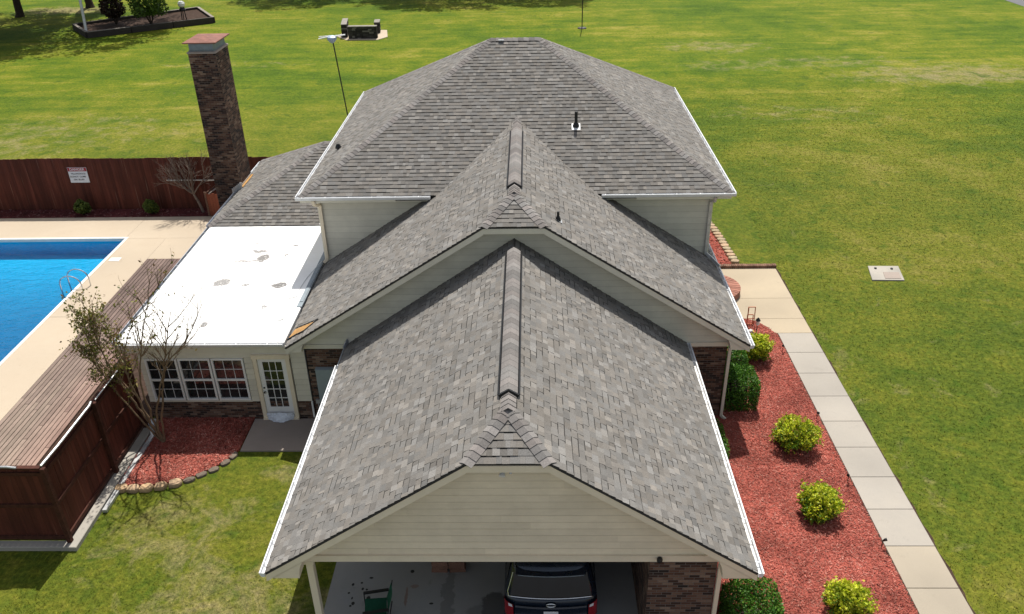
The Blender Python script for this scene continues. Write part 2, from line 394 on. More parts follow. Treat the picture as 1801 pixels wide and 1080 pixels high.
def clip2(poly, ax, val, keep_greater):
    out = []
    for k in range(len(poly)):
        a = poly[k]; b = poly[(k+1) % len(poly)]
        ia = (a[ax] >= val) == keep_greater or a[ax] == val; ib = (b[ax] >= val) == keep_greater or b[ax] == val
        if ia: out.append(a)
        if ia != ib:
            t = (val-a[ax])/(b[ax]-a[ax]); out.append((a[0]+(b[0]-a[0])*t, a[1]+(b[1]-a[1])*t))
    return out
def newell(P):
    n = Vector((0, 0, 0))
    for k in range(len(P)):
        a, b = P[k], P[(k+1) % len(P)]
        n += Vector(((a.y-b.y)*(a.z+b.z), (a.z-b.z)*(a.x+b.x), (a.x-b.x)*(a.y+b.y)))
    return n.normalized()
def tiles(mb, poly, out, e, wr, lift, colfn, rnd, edge=None, tail=.002, lap=None):
    """lay overlapping courses (shingles, lap boards) over a flat polygon"""
    P = [Vector(p) for p in poly]; n = newell(P)
    if n.dot(Vector(out)) < 0: n = -n
    v = (Vector((0, 0, 1))-n*n.z).normalized(); u = v.cross(n); o = P[0]
    q = [((p-o).dot(u), (p-o).dot(v)) for p in P]
    u0 = min(a for a, b in q); u1 = max(a for a, b in q); v0 = min(b for a, b in q); v1 = max(b for a, b in q)
    r = 0; vv = v0
    while vv < v1-1e-4:
        row = clip2(clip2(q, 1, vv, True), 1, vv+e, False)
        if len(row) >= 3:
            x = u0-rnd.random()*wr[1]
            re = min(a for a, b in row); rx = max(a for a, b in row)
            while x < rx:
                w = rnd.uniform(*wr)
                if x+w > re:
                    c = clip2(clip2(row, 0, x, True), 0, x+w-.0015, False)
                    if len(c) >= 3 and abs(sum(c[i][0]*c[(i+1) % len(c)][1]-c[(i+1) % len(c)][0]*c[i][1] for i in range(len(c)))) > 1e-5:
                        L, col = colfn(rnd, r); L = L*lift
                        top = [o+u*a+v*b+n*(tail+L*(1-(b-vv)/e)) for a, b in c]; bot = [o+u*a+v*b for a, b in c]
                        mb.poly(top, col)
                        if edge and L < lift:      # dark printed band at the head of each cut-out
                            bnd = clip2(c, 1, vv+e-.026, True)
                            if len(bnd) >= 3: mb.poly([o+u*a+v*b+n*(tail+L*(1-(b-vv)/e)+.0015) for a, b in bnd], (.035, .033, .031))
                        for k in range(len(c)):
                            j = (k+1) % len(c)
                            mb.poly((top[k], bot[k], bot[j], top[j]), edge or col)
                x += w
            if lap:      # dark line painted along each board's foot: lap shade and some grime
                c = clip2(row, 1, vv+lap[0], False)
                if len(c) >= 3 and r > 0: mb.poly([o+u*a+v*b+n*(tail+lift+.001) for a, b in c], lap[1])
        vv += e; r += 1
    return n

def sh_col(rnd, r):
    t = rnd.random()
    g = rnd.uniform(.156, .182) if t < .58 else (rnd.uniform(.128, .156) if t < .84 else rnd.uniform(.185, .228))
    wv = rnd.uniform(-.03, .03)
    return (1.6 if rnd.random() < .56 else .75), (g*(1.06+wv), g*(1.0), g*(.925-wv))
def roof_plane(mb, poly, rnd, thick=.05):
    P = [Vector(p) for p in poly]; n = newell(P)
    if n.z < 0: n = -n; P.reverse()
    mb.poly(P, (.03, .029, .028)); Q = [p-n*thick for p in P]; mb.poly(Q[::-1], (.3, .28, .22))
    for k in range(len(P)):
        j = (k+1) % len(P); mb.poly((P[k], Q[k], Q[j], P[j]), (.05, .048, .045))
    tiles(mb, poly, (0, 0, 1), .158, (.085, .235), .011, sh_col, rnd, (.022, .021, .020))
    return n
def caps(mb, p0, p1, nA, nB, rnd, w=.16, e=.15, lift=.022, base=.0):
    p0 = Vector(p0); p1 = Vector(p1); L = (p1-p0).length; d = (p1-p0)/L
    nA = Vector(nA); nB = Vector(nB)
    a = nA.cross(d).normalized(); a = a if a.z < 0 else -a
    b = nB.cross(d).normalized(); b = b if b.z < 0 else -b
    if a.dot(b) > .2: b = -b
    up = (nA+nB).normalized(); t = 0
    sec = [(a, w, nA, 0), (a, w*.45, nA, .6), (None, 0, up, 1), (b, w*.45, nB, .6), (b, w, nB, 0)]
    while t < L-.02:
        e2 = min(e, L-t); g = rnd.uniform(.14, .24); wv = rnd.uniform(-.02, .05); col = (g*(1.06+wv), g, g*(.955-wv*.3))
        rows = []
        for (tt, h) in ((t, lift), (t+e2+.02, .008)):
            rows.append([p0+d*tt+(k*ww if k is not None else Vector((0, 0, 0)))+nn*(base+h*.6+.010*ext)+up*(h*.4) for (k, ww, nn, ext) in sec])
        for k in range(4): mb.poly((rows[0][k], rows[0][k+1], rows[1][k+1], rows[1][k]), col)
        low = [p-up*(.02+base) for p in rows[0]]
        for k in range(4): mb.poly((low[k], low[k+1], rows[0][k+1], rows[0][k]), col)
        t += e2
def gutter(parent, a, b, out, mat='alum', hang=.6, w=.105, h=.10):
    """open K-style gutter between a and b (top back edge), out = outward direction"""
    a = Vector(a); b = Vector(b); out = Vector(out); d = (b-a).normalized(); z = Vector((0, 0, 1)); m = MB(); T = .006
    def strip(o0, z0, o1, z1):
        p = [a+out*o0+z*z0, b+out*o0+z*z0, b+out*o1+z*z1, a+out*o1+z*z1]
        nn = (p[1]-p[0]).cross(p[3]-p[0]).normalized()*T
        q = [x+nn for x in p]
        m.poly(p[::-1]); m.poly(q)
        for k in range(4):
            j = (k+1) % 4; m.poly((p[k], p[j], q[j], q[k]))
    strip(0, 0, 0, -h); strip(0, -h, w*.7, -h); strip(w*.7, -h, w, -.025); strip(w-.022, 0, w+.004, 0); strip(w, -.03, w+.004, 0)
    L = (b-a).length
    for (tt) in (0, L):
        p = a+d*tt; sgn = -1 if tt == 0 else 1
        m.poly([p+d*(sgn*.003), p+out*w+d*(sgn*.003), p+out*w*.7-z*h+d*(sgn*.003), p-z*h+d*(sgn*.003)][::sgn])
    k = hang*.5
    while k < L:
        p = a+d*k; m.bar(p+out*.004-z*.004, p+out*(w-.004)-z*.004, .025, .008); k += hang
    return m.build('gutter', mat, parent)
def siding(mb, poly, out, rnd, base=(.60, .56, .45), e=.2, board=(2.2, 3.7), lift=.016):
    def cf(r_, row):
        k = r_.uniform(.95, 1.05); return 1, tuple(x*k for x in base)
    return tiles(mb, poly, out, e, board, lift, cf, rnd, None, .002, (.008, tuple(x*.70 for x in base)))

# ------------------------------------------------------------------ ground, paths, pool deck
def sheet(name, rects, z, mat, label, cat):
    m = MB()
    for (x0, x1, y0, y1) in rects: m.poly([(x0, y0, z), (x1, y0, z), (x1, y1, z), (x0, y1, z)])
    return struct(m.build(name, mat), label, cat)
PX0, PX1, PY0, PY1 = -31, -18.05, 14.0, 33.05            # pool opening
sheet('ground', [(-700, PX0, -300, 900), (PX1, 700, -300, 900), (PX0, PX1, -300, PY0), (PX0, PX1, PY1, 900)], 0, 'lawn', 'wide mown yellow-green lawn with dry patches', 'lawn')
sheet('road', [(48.3, 54.5, -60, 400)], .012, 'asphalt', 'strip of grey asphalt road beyond the lawn', 'road')
m = MB()
for (x0, x1, y0, y1, k) in ((-34, PX0, 13, 35.45, 1), (PX0, PX1, PY1, 35.45, 1.0), (PX1, -16.22, 26.14, PY1, .985), (PX1, -16.22, 15.0, 26.13, 1.01), (PX1, -11.7, PY1+.004, 35.45, 1.0), (-16.22, -11.7, 30.97, PY1, 1.0)):
    q = (k, k, k); m.box(x0+.004, x1-.004, y0+.004, y1-.004, -.05, .06, q)
struct(m.build('pool_deck', 'deck_conc'), 'sand coloured concrete deck around the pool', 'pool deck')
m = MB(); m.box(-14.02, -11.62, 15.0, 31, -.02, .03); struct(m.build('soil', 'soil'), 'dark strip of ground between plank deck and fence', 'soil')  # flat dark brown box filling the strip beside the plank deck
# pool: liner shell, water, coping
m = MB(); D0, D1 = -1.0, -2.75
def pool_depth(y):
    sm = lambda a, b: .5-.5*math.cos(math.pi*min(1, max(0, (y-a)/(b-a))))
    return -(.95+1.25*sm(17, 25.5)-1.5*sm(25.0, 33.05))
NY = 30; i0 = len(m.v)
for k in range(NY+1):
    y = PY0+(PY1-PY0)*k/NY
    m.v += [(PX0, y, pool_depth(y)), (PX1, y, pool_depth(y))]
for k in range(NY): m.f.append((i0+2*k, i0+2*k+1, i0+2*k+3, i0+2*k+2)); m.c.append((1, 1, 1))
for (a, b) in (((PX0, PY0), (PX1, PY0)), ((PX1, PY0), (PX1, PY1)), ((PX1, PY1), (PX0, PY1)), ((PX0, PY1), (PX0, PY0))):
    m.poly([(*a, .05), (*b, .05), (*b, -2.85), (*a, -2.85)])
pool = m.build('swimming_pool', 'liner', None, True); struct(pool, 'rectangular swimming pool with blue liner', 'pool')
m = MB(); m.poly([(PX0, PY0, -.10), (PX1, PY0, -.10), (PX1, PY1, -.10), (PX0, PY1, -.10)])
w = struct(m.build('water', 'water'), 'clear blue water rippling in the pool', 'water')
m = MB()
m.bbox(PX0, PX1+.12, PY1, PY1+.12, .0, .085, .012); m.bbox(PX1, PX1+.12, PY0, PY1-.002, .0, .085, .012)
m.box(PX0, PX1, PY1-.02, PY1-.001, -.06, .07)
m.build('coping', 'coping', pool)
# pool water body tint comes from depth: a volume of blue water under the surface
t = NT('water_body'); va = t.n('VolumeAbsorption', {0: (.0, .65, .75), 1: .62}).outputs[0]; t.t.links.new(va, t.out.inputs[1]); MT['water_body'] = t.m
m = MB(); m.box(PX0+.002, PX1-.002, PY0+.002, PY1-.002, -2.84, -.11); wb = m.build('water_body', 'water_body'); tag(wb, 'blue depth of the pool water', 'water', None, 'structure')

# front walk: separate slabs with joints
m = MB(); rnd = random.Random(3)
ys = [7.6, 8.9, 10.1, 11.35, 12.6, 13.45, 14.75, 16.02, 17.25, 18.5, 19.7, 20.96, 22.22, 23.45, 24.70]
for a, b in zip(ys, ys[1:]):
    k = rnd.uniform(.97, 1.03); q = (1.06*k, 1.0*k, .88*k) if b < 14.8 else (k*.99, k*.985, k*.97)
    m.bbox(8.56, 9.76, a+.006, b-.006, -.05, .045, .008, q)
for (a, b, k) in ((24.70, 25.70, 1.03), (25.70, 27.2, 1.05), (27.2, 29.66, 1.06)):
    m.bbox(6.0, 9.76, a+.004, b-.004, -.05, .045, .008, (1.10*k, 1.0*k, .82*k))
struct(m.build('sidewalk', 'walk'), 'straight concrete walk of jointed slabs widening into a landing', 'path')
m = MB(); m.bbox(-8.42, -6.2, 18.42, 19.93, -.03, .05, .01); struct(m.build('patio', 'patio'), 'small stained concrete pad before the glazed door', 'patio')
m = MB(); m.box(-4.78, 2.33, 11.88, 20, -.04, .03); struct(m.build('carport_floor', 'slab'), 'stained grey concrete floor under the carport roof', 'floor')
sheet('driveway', [(-4.78, 3.66, 5, 11.87), (-14, 14, -80, 5)], .02, 'asphalt', 'unseen grey driveway to the carport, widened for the car glass to reflect', 'driveway')  # out of view; wide part added to give the car glass grey reflections
m = MB(); m.bbox(-11.60, -11.34, 14.62, 19.85, -.05, .13, .015); m.bbox(-24, -11.603, 14.625, 14.86, -.05, .132, .015)
struct(m.build('kerb', 'kerb'), 'concrete footing kerb under the front fence', 'kerb')

# ------------------------------------------------------------------ the house
house = thing('brick_house', 'large two storey brick and siding house with grey shingle roofs and open carport', 'house', (-.5, 20, 0))
rnd = random.Random(11)
XC = -.46
G = dict(yf=11.5, yw=11.9, ze=2.64, xl=-5.33, xr=4.38, s=.680, clip=.78)
Dm = dict(yf=19.62, yw=20.0, ze=2.76, xl=-7.02, xr=6.10, s=.640, clip=.82)
def zr(P, x): return P['ze'] + P['s']*((P['xr']-P['xl'])/2-abs(x-XC))
G['zr'] = zr(G, XC); Dm['zr'] = zr(Dm, XC); G['ya'] = 12.58; Dm['ya'] = 20.82
# garage roof
m = MB(); c = G['clip']; zc = zr(G, XC+c)
nGL = roof_plane(m, [(G['xl'], G['yf'], G['ze']), (XC-c, G['yf'], zc), (XC, G['ya'], G['zr']), (XC, 20.0, G['zr']), (G['xl'], 20.0, G['ze'])], rnd)
nGR = roof_plane(m, [(G['xr'], G['yf'], G['ze']), (G['xr'], 20.0, G['ze']), (XC, 20.0, G['zr']), (XC, G['ya'], G['zr']), (XC+c, G['yf'], zc)], rnd)
nGF = roof_plane(m, [(XC-c, G['yf'], zc), (XC+c, G['yf'], zc), (XC, G['ya'], G['zr'])], rnd)
gro = m.build('carport_roof', 'shingle', house)
m = MB()
caps(m, (XC-c, G['yf'], zc), (XC, G['ya']-.05, G['zr']), nGL, nGF, rnd); caps(m, (XC+c, G['yf'], zc), (XC, G['ya']-.05, G['zr']), nGR, nGF, rnd)
caps(m, (XC, 12.42, G['zr']+.01), (XC, 12.98, G['zr']+.01), nGL, nGR, rnd, .17)
m.build('ridge_cap', 'shingle', gro)
def ridge_vent(roof, nA, nB, y0, y1, z):
    m = MB(); caps(m, (XC, y0, z), (XC, y1, z), nA, nB, rnd, .175, .21, .012, .045)
    o = m.build('ridge_vent', 'shingle', roof)
    m = MB()
    for nn, sg in ((nA, -1), (nB, 1)):
        a = Vector((0, 1, 0)).cross(Vector(nn)); a = a if a.z < 0 else -a; a.normalize()
        p = Vector((XC, y0, z))+a*.205+Vector(nn)*.035; q = Vector((XC, y1, z))+a*.205+Vector(nn)*.035
        m.bar(p, q, .036, .07, nn)
        m.bar(Vector((XC, y0-.015, z+.035)), p-Vector((0, .015, 0)), .045, .06, nn)
    m.build('vent_filter', 'black', roof)
ridge_vent(gro, nGL, nGR, 12.98, 19.3, G['zr']+.012)
# middle roof: meets the upper roof in a valley
U = dict(yf=24.6, yb=37.3, ze=5.33, xl=-7.46, xr=6.38, rx0=-1.44, rx1=.37, ry=30.95, rz=8.86)
su = (U['rz']-U['ze'])/(U['ry']-U['yf']); yv = U['yf']+(Dm['zr']-U['ze'])/su
m = MB(); c = Dm['clip']; zc2 = zr(Dm, XC+c)
zb = U['ze']+su*1.1; xb = (Dm['zr']-zb)/Dm['s']
nDL = roof_plane(m, [(Dm['xl'], Dm['yf'], Dm['ze']), (XC-c, Dm['yf'], zc2), (XC, Dm['ya'], Dm['zr']), (XC, yv, Dm['zr']), (XC-xb, 25.6, zb), (Dm['xl'], 25.6, Dm['ze'])], rnd)
nDR = roof_plane(m, [(Dm['xr'], Dm['yf'], Dm['ze']), (Dm['xr'], 25.6, Dm['ze']), (XC+xb, 25.6, zb), (XC, yv, Dm['zr']), (XC, Dm['ya'], Dm['zr']), (XC+c, Dm['yf'], zc2)], rnd)
roof_plane(m, [(5.7, 25.602, zr(Dm, 5.7)), (Dm['xr'], 25.602, Dm['ze']), (Dm['xr'], 28.6, Dm['ze']), (5.7, 28.6, zr(Dm, 5.7))], rnd)
nDF = roof_plane(m, [(XC-c, Dm['yf'], zc2), (XC+c, Dm['yf'], zc2), (XC, Dm['ya'], Dm['zr'])], rnd)
mro = m.build('middle_roof', 'shingle', house)
m = MB()
caps(m, (XC-c, Dm['yf'], zc2), (XC, Dm['ya']-.05, Dm['zr']), nDL, nDF, rnd); caps(m, (XC+c, Dm['yf'], zc2), (XC, Dm['ya']-.05, Dm['zr']), nDR, nDF, rnd)
caps(m, (XC, 20.68, Dm['zr']+.01), (XC, 21.3, Dm['zr']+.01), nDL, nDR, rnd, .17); m.build('ridge_cap', 'shingle', mro); m = MB(); caps(m, (XC, 26.2, Dm['zr']+.01), (XC, yv+.1, Dm['zr']+.01), nDL, nDR, rnd, .16)
m.build('ridge_cap', 'shingle', mro)
ridge_vent(mro, nDL, nDR, 21.3, 26.2, Dm['zr']+.012)
# torn shingles with bare board showing at the left eave
m = MB(); nn = Vector(nDL)
def onD(x, y, h=.02): return Vector((x, y, zr(Dm, x)))+nn*h
m.poly([onD(-7.05, 20.08), onD(-6.92, 20.52), onD(-6.2, 20.2), onD(-6.55, 20.0), onD(-6.75, 20.06)], (1, 1, 1))
pw = m.build('bare_board', 'plywood', mro)
m = MB(); m.bar(onD(-7.06, 20.06, .03), onD(-6.72, 20.04, .03), .03, .03); m.bar(onD(-6.72, 20.04, .03), onD(-6.5, 19.98, .03), .05, .02); m.bar(onD(-6.5, 19.98, .03), onD(-6.1, 20.2, .03), .02, .02); m.bar(onD(-6.9, 20.55, .03), onD(-6.1, 20.21, .03), .022, .02)
m.build('torn_edge', 'black', mro)
# upper hip roof
m = MB(); A = (U['xl'], U['yf'], U['ze']); B = (U['xr'], U['yf'], U['ze']); C = (U['xr'], U['yb'], U['ze']); D = (U['xl'], U['yb'], U['ze']); E1 = (U['rx0'], U['ry'], U['rz']); E2 = (U['rx1'], U['ry'], U['rz'])
nUF = roof_plane(m, [A, B, E2, E1], rnd); nUR = roof_plane(m, [B, C, E2], rnd); nUB = roof_plane(m, [C, D, E1, E2], rnd); nUL = roof_plane(m, [D, A, E1], rnd)
uro = m.build('upper_roof', 'shingle', house)
m = MB()
caps(m, A, E1, nUF, nUL, rnd); caps(m, B, E2, nUF, nUR, rnd); caps(m, D, E1, nUB, nUL, rnd); caps(m, C, E2, nUB, nUR, rnd); caps(m, (U['rx0'], U['ry'], U['rz']+.01), (U['rx1'], U['ry'], U['rz']+.01), nUF, nUB, rnd, .16, .2, .03)
m.build('ridge_cap', 'shingle', uro)
# low hip roof behind the flat roof
LH = dict(x0=-12.08, y0=28.05, y1=35.3, z=2.82); ap = (-8.25, 31.85, 4.78)
m = MB(); a = (LH['x0'], LH['y0'], LH['z']); b = (LH['x0'], LH['y1'], LH['z']); q = (-6.9, 31.85, 4.78)
nLF = roof_plane(m, [a, (-6.9, LH['y0'], LH['z']), q, ap], rnd); nLL = roof_plane(m, [b, a, ap], rnd); nLB = roof_plane(m, [(-6.9, LH['y1'], LH['z']), b, ap, q], rnd)
lro = m.build('low_roof', 'shingle', house)
m = MB(); caps(m, a, ap, nLF, nLL, rnd); caps(m, b, ap, nLB, nLL, rnd); caps(m, ap, q, nLF, nLB, rnd)
m.build('ridge_cap', 'shingle', lro)
# flat roof of the sunroom
m = MB(); m.bbox(-12.0, -7.10, 19.87, 28.12, 2.66, 2.80, .02); m.bar((-7.9, 28.13, 2.83), (-7.0, 28.13, 2.83), .12, .06)
fro = m.build('flat_roof', 'membrane', house)
m = MB(); m.box(-7.23, -7.07, 21.9, 25.9, 2.79, 2.825); m.box(-7.2, -7.1, 22.2, 25.2, 2.826, 2.84); m.build('edge_strip', 'grey_metal', fro)  # blue-grey strips along the wall side of the flat roof

# walls
m = MB()
m.box(2.33, 3.68, 11.9, 19.99, 0, 2.60)                                   # carport store
m.box(-6.56, 5.56, 20.0, 36.5, 0, 2.62)                                   # ground floor
m.box(-11.52, -6.60, 19.98, 20.2, 0, .665); m.box(-11.52, -11.35, 20.2, 34.8, 0, 2.62); m.box(-11.35, -6.6, 34.6, 34.8, 0, 2.62)
wall = m.build('brick_wall', 'brick', house)
CR = (.80, .69, .51); GR = (.62, .595, .50)
def gable_siding(P, y, zlo, xl, xr, base, e):
    m = MB(); drop = .10; zt = lambda x: zr(P, x)-drop
    cl = P['clip']; ztop = zt(XC+cl)+.02
    hi_l = xl if zt(xl) > zlo else XC-((P['xr']-P['xl'])/2-(zlo+drop-P['ze'])/P['s'])
    hi_r = xr if zt(xr) > zlo else XC+((P['xr']-P['xl'])/2-(zlo+drop-P['ze'])/P['s'])
    pts = [(hi_l, zlo), (hi_r, zlo), (hi_r, max(zlo, zt(hi_r))), (XC+cl, ztop), (XC-cl, ztop), (hi_l, max(zlo, zt(hi_l)))]
    pts = [pt for k, pt in enumerate(pts) if (abs(pt[0]-pts[k-1][0])+abs(pt[1]-pts[k-1][1])) > 1e-4]
    m.poly([(x, y, z) for x, z in pts], base)
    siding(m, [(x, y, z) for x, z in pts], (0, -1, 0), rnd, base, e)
    return m.build('gable_siding', 'siding', house)
gable_siding(G, 11.9, 2.745, -4.98, 4.06, CR, .175)
gable_siding(Dm, 20.0, 2.66, -6.75, 5.80, GR, .20)
# carport beam and posts
m = MB(); m.box(-4.66, 3.72, 11.865, 12.06, 2.57, 2.742); m.box(-4.70, 3.76, 11.84, 12.0, 2.738, 2.758); m.build('beam', 'trim', house)
m = MB(); m.box(-5.33, 4.42, 11.95, 19.98, 2.53, 2.56); m.build('soffit', 'trim', house)
for y in (11.92, 15.8, 19.6):
    m = MB(); m.bbox(-4.64, -4.50, y, y+.14, .03, 2.57, .006); m.bbox(-4.68, -4.46, y-.03, y+.17, .03, .12, .01); m.bbox(-4.67, -4.47, y-.02, y+.16, 2.45, 2.53, .006); m.build('post', 'trim', house)
# bottom trim of middle gable, frieze
m = MB(); m.box(-6.60, 5.60, 19.955, 20.05, 2.52, 2.655); m.build('frieze_board', 'trim_grey', house)
# rake boards, clipped fascia and curved eave returns
def rakes(P, mat, inner):
    yf = P['yf']; c = P['clip']
    for sg in (-1, 1):
        xe = P['xr'] if sg > 0 else P['xl']
        def zt(x): return zr(P, x)-.055
        m = MB(); pts = [(xe, zt(xe)+.0), (XC+sg*c, zt(XC+c)), (XC+sg*(c-.02), zt(XC+c)-.17), (xe-sg*.0, zt(xe)-.17)]
        m.prism(pts, yf+.012, yf+.045)
        m.build('rake_board', mat, house)
        zt2 = lambda x: zr(P, x)-.24
        x2 = xe-sg*.02; zb = P['ze']-.16
        pts = [(x2, zb), (x2, zt2(x2)-.0)]
        xt = inner[sg][0]+(-sg)*.34
        pts.append((xt, zt2(xt)))
        x0 = inner[sg][0]
        z1 = zt2(xt); z0 = zb
        for k in range(1, 8):
            a = k/8*math.pi/2
            pts.append((xt+(x0-xt)*math.sin(a), z0+(z1-z0)*(math.cos(a))**1.0))
        pts.append((x0, zb))
        m = MB(); m.prism(pts, yf+.02, P['yw']-.004); m.build('eave_return', mat, house)
    m = MB(); zt = zr(P, XC+c)-.055; m.box(XC-c+.0, XC+c-.0, yf+.010, yf+.047, zt-.15, zt-.001); m.build('clipped_fascia', mat, house)
rakes(G, 'trim', {-1: (-4.66, 0), 1: (3.70, 0)}); rakes(Dm, 'trim_grey', {-1: (-6.56, 0), 1: (5.56, 0)})
# eave fascias and gutters
def fascia(a, b, mat='trim_grey', h=.16):
    m = MB(); m.bar((a[0], a[1], a[2]-h/2-.05), (b[0], b[1], b[2]-h/2-.05), .03, h); return m.build('fascia', mat, house)
fascia((G['xl']+.02, G['yf']+.06, G['ze']), (G['xl']+.02, 19.98, G['ze'])); fascia((G['xr']-.02, G['yf']+.06, G['ze']), (G['xr']-.02, 19.98, G['ze']))
gutter(house, (G['xl']-.01, G['yf']+.0, G['ze']-.0), (G['xl']-.01, 18.9, G['ze']-.0), (-1, 0, 0)); gutter(house, (G['xr']+.01, G['yf'], G['ze']), (G['xr']+.01, 19.95, G['ze']), (1, 0, 0))
m = MB(); m.bar((G['xl']-.05, 18.9, G['ze']-.05), (G['xl']-.05, 19.9, G['ze']-.05), .03, .1); m.bar((-5.36, 19.75, 2.63), (-5.28, 20.0, 2.75), .03, .22); m.build('edge_strip', 'alum_in', house)
fascia((Dm['xr']-.02, Dm['yf']+.06, Dm['ze']), (Dm['xr']-.02, 28.5, Dm['ze'])); gutter(house, (Dm['xr']+.01, Dm['yf'], Dm['ze']), (Dm['xr']+.01, 28.6, Dm['ze']), (1, 0, 0))
zU = U['ze']
fascia((U['xl']+.02, U['yf']+.02, zU), (-4.35, U['yf']+.02, zU)); fascia((3.35, U['yf']+.02, zU), (U['xr']-.02, U['yf']+.02, zU))
fascia((U['xl']+.02, U['yf']+.04, zU), (U['xl']+.02, U['yb'], zU)); fascia((U['xr']-.02, U['yf']+.04, zU), (U['xr']-.02, U['yb'], zU))
gutter(house, (-3.22, U['yf']-.01, zU), (U['xl']-.1, U['yf']-.01, zU), (0, -1, 0), hang=.75); gutter(house, (U['xr']+.1, U['yf']-.01, zU), (2.24, U['yf']-.01, zU), (0, -1, 0), hang=.75)
gutter(house, (U['xl']-.01, U['yf'], zU), (U['xl']-.01, U['yb'], zU), (-1, 0, 0)); gutter(house, (U['xr']+.01, U['yf'], zU), (U['xr']+.01, U['yb'], zU), (1, 0, 0))
m = MB(); m.box(U['xl']+.05, U['xr']-.05, U['yf']+.06, U['yb']-.05, zU-.215, zU-.19); m.build('soffit', 'trim_grey', house)
# upper storey walls
m = MB(); X0, X1, Y0 = -6.98, 5.87, 25.0
m.box(X0+.02, X1-.02, Y0+.02, 36.9, 2.63, zU-.22, GR)
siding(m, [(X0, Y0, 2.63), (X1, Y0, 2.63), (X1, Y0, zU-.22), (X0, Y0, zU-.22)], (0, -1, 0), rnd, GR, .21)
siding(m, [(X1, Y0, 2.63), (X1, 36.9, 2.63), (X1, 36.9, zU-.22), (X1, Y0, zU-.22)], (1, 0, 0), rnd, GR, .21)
m.build('upper_wall', 'siding', house)
for x in (X0-.02, X1-.09):
    m = MB(); m.box(x, x+.11, Y0-.026, Y0+.1, 2.7, zU-.22); m.build('corner_board', 'trim_grey', house)
# downspouts
def downspout(pts, mat='trim_grey', w=.085, h=.065):
    m = MB()
    for a, b in zip(pts, pts[1:]): m.bar(a, b, w, h, (0, 1, .01))
    return m.build('downspout', mat, house)
downspout([(-7.0, 24.55, 5.2), (-7.0, 24.6, 5.05), (-6.9, 24.93, 4.9), (-6.9, 24.93, 2.98), (-7.02, 24.85, 2.85)], 'trim')
downspout([(5.85, 24.55, 5.2), (5.85, 24.6, 5.05), (5.80, 24.93, 4.9), (5.80, 24.93, 3.06), (5.98, 24.75, 2.95), (6.18, 24.35, 2.84)], 'galv')
downspout([(5.62, 19.9, 2.5), (5.62, 19.93, .1), (5.72, 19.8, .05)]); downspout([(3.74, 11.86, 2.5), (3.74, 11.86, .1), (3.8, 11.75, .05)], 'trim'); downspout([(-6.60, 19.94, .66), (-6.60, 19.94, .1)], 'white', .05, .05)
# sunroom front: siding, fascia, windows, door
ys_ = 19.98
m = MB()
SD = (.68, .64, .53)
for (x0, x1, z0, z1) in ((-11.50, -11.34, .67, 2.62), (-11.34, -8.41, 2.23, 2.62), (-11.34, -8.41, .67, .71), (-8.41, -8.17, .67, 2.62), (-8.17, -7.03, 2.34, 2.62), (-7.03, -6.60, .67, 2.62)):
    m.poly([(x0, ys_, z0), (x1, ys_, z0), (x1, ys_, z1), (x0, ys_, z1)], SD)
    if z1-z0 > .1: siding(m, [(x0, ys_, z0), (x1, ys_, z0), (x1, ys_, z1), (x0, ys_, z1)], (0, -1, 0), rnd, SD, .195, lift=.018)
m.box(-11.5, -6.6, 20.04, 20.1, .67, 2.62, (.3, .3, .3))
m.build('sunroom_siding', 'siding', house)
m = MB(); m.box(-12.0, -7.08, 19.90, 19.95, 2.50, 2.655); m.box(-11.98, -7.0, 19.93, 19.97, 2.42, 2.50); m.box(-11.99, -11.95, 19.95, 28, 2.5, 2.655); m.build('fascia', 'trim_grey', house)
m = MB(); m.box(-11.98, -7.05, 19.951, 19.985, 2.44, 2.47); m.build('soffit', 'trim_grey', house)
gutter(house, (-7.12, 19.865, 2.79), (-12.0, 19.865, 2.79), (0, -1, 0), 'alum', .9); gutter(house, (-12.005, 19.9, 2.79), (-12.005, 28.0, 2.79), (-1, 0, 0), 'alum_in', .9)
gutter(house, (LH['x0']-.01, 28.15, 2.80), (LH['x0']-.01, 31.5, 2.80), (-1, 0, 0), 'alum'); gutter(house, (LH['x0']-.01, 33.1, 2.80), (LH['x0']-.01, 35.2, 2.80), (-1, 0, 0), 'alum')
m = MB(); m.box(-11.36, -8.39, 19.945, 20.02, .665, .715); m.build('window_sill', 'trim_grey', house); m = MB(); m.box(-11.36, -8.39, 19.955, 20.02, 2.215, 2.25); m.build('window_header', 'trim_grey', house)
xw = [(-11.325, -10.385), (-10.345, -9.405), (-9.365, -8.425)]
for (x0, x1) in xw:
    z0, z1 = .73, 2.205; zm = 1.46; m = MB(); f = .055
    m.box(x0, x0+f, 19.93, 20.02, z0, z1); m.box(x1-f, x1, 19.93, 20.02, z0, z1); m.box(x0+f, x1-f, 19.932, 20.02, z0, z0+f); m.box(x0+f, x1-f, 19.932, 20.02, z1-f, z1); m.box(x0+f, x1-f, 19.935, 20.02, zm-.03, zm+.03)
    wd = m.build('window', 'white', house)
    m = MB()
    for (za, zb_, yy) in ((zm+.03, z1-f, 19.966), (z0+f, zm-.03, 19.985)):
        for k in (1, 2): xx = x0+f+(x1-x0-2*f)*k/3; m.box(xx-.007, xx+.007, yy, yy+.01, za, zb_)
        zz = (za+zb_)/2; m.box(x0+f, x1-f, yy-.001, yy+.009, zz-.007, zz+.007)
    m.build('muntin', 'alum', wd)
    m = MB(); m.box(x0+f, x1-f, 19.976, 19.982, zm+.03, z1-f); m.build('pane', 'glass', wd)
    m = MB(); m.box(x0+f, x1-f, 19.995, 20.003, z0+f, zm-.03); m.build('pane', 'glass', wd)
m = MB(); dx0, dx1 = -8.14, -7.06
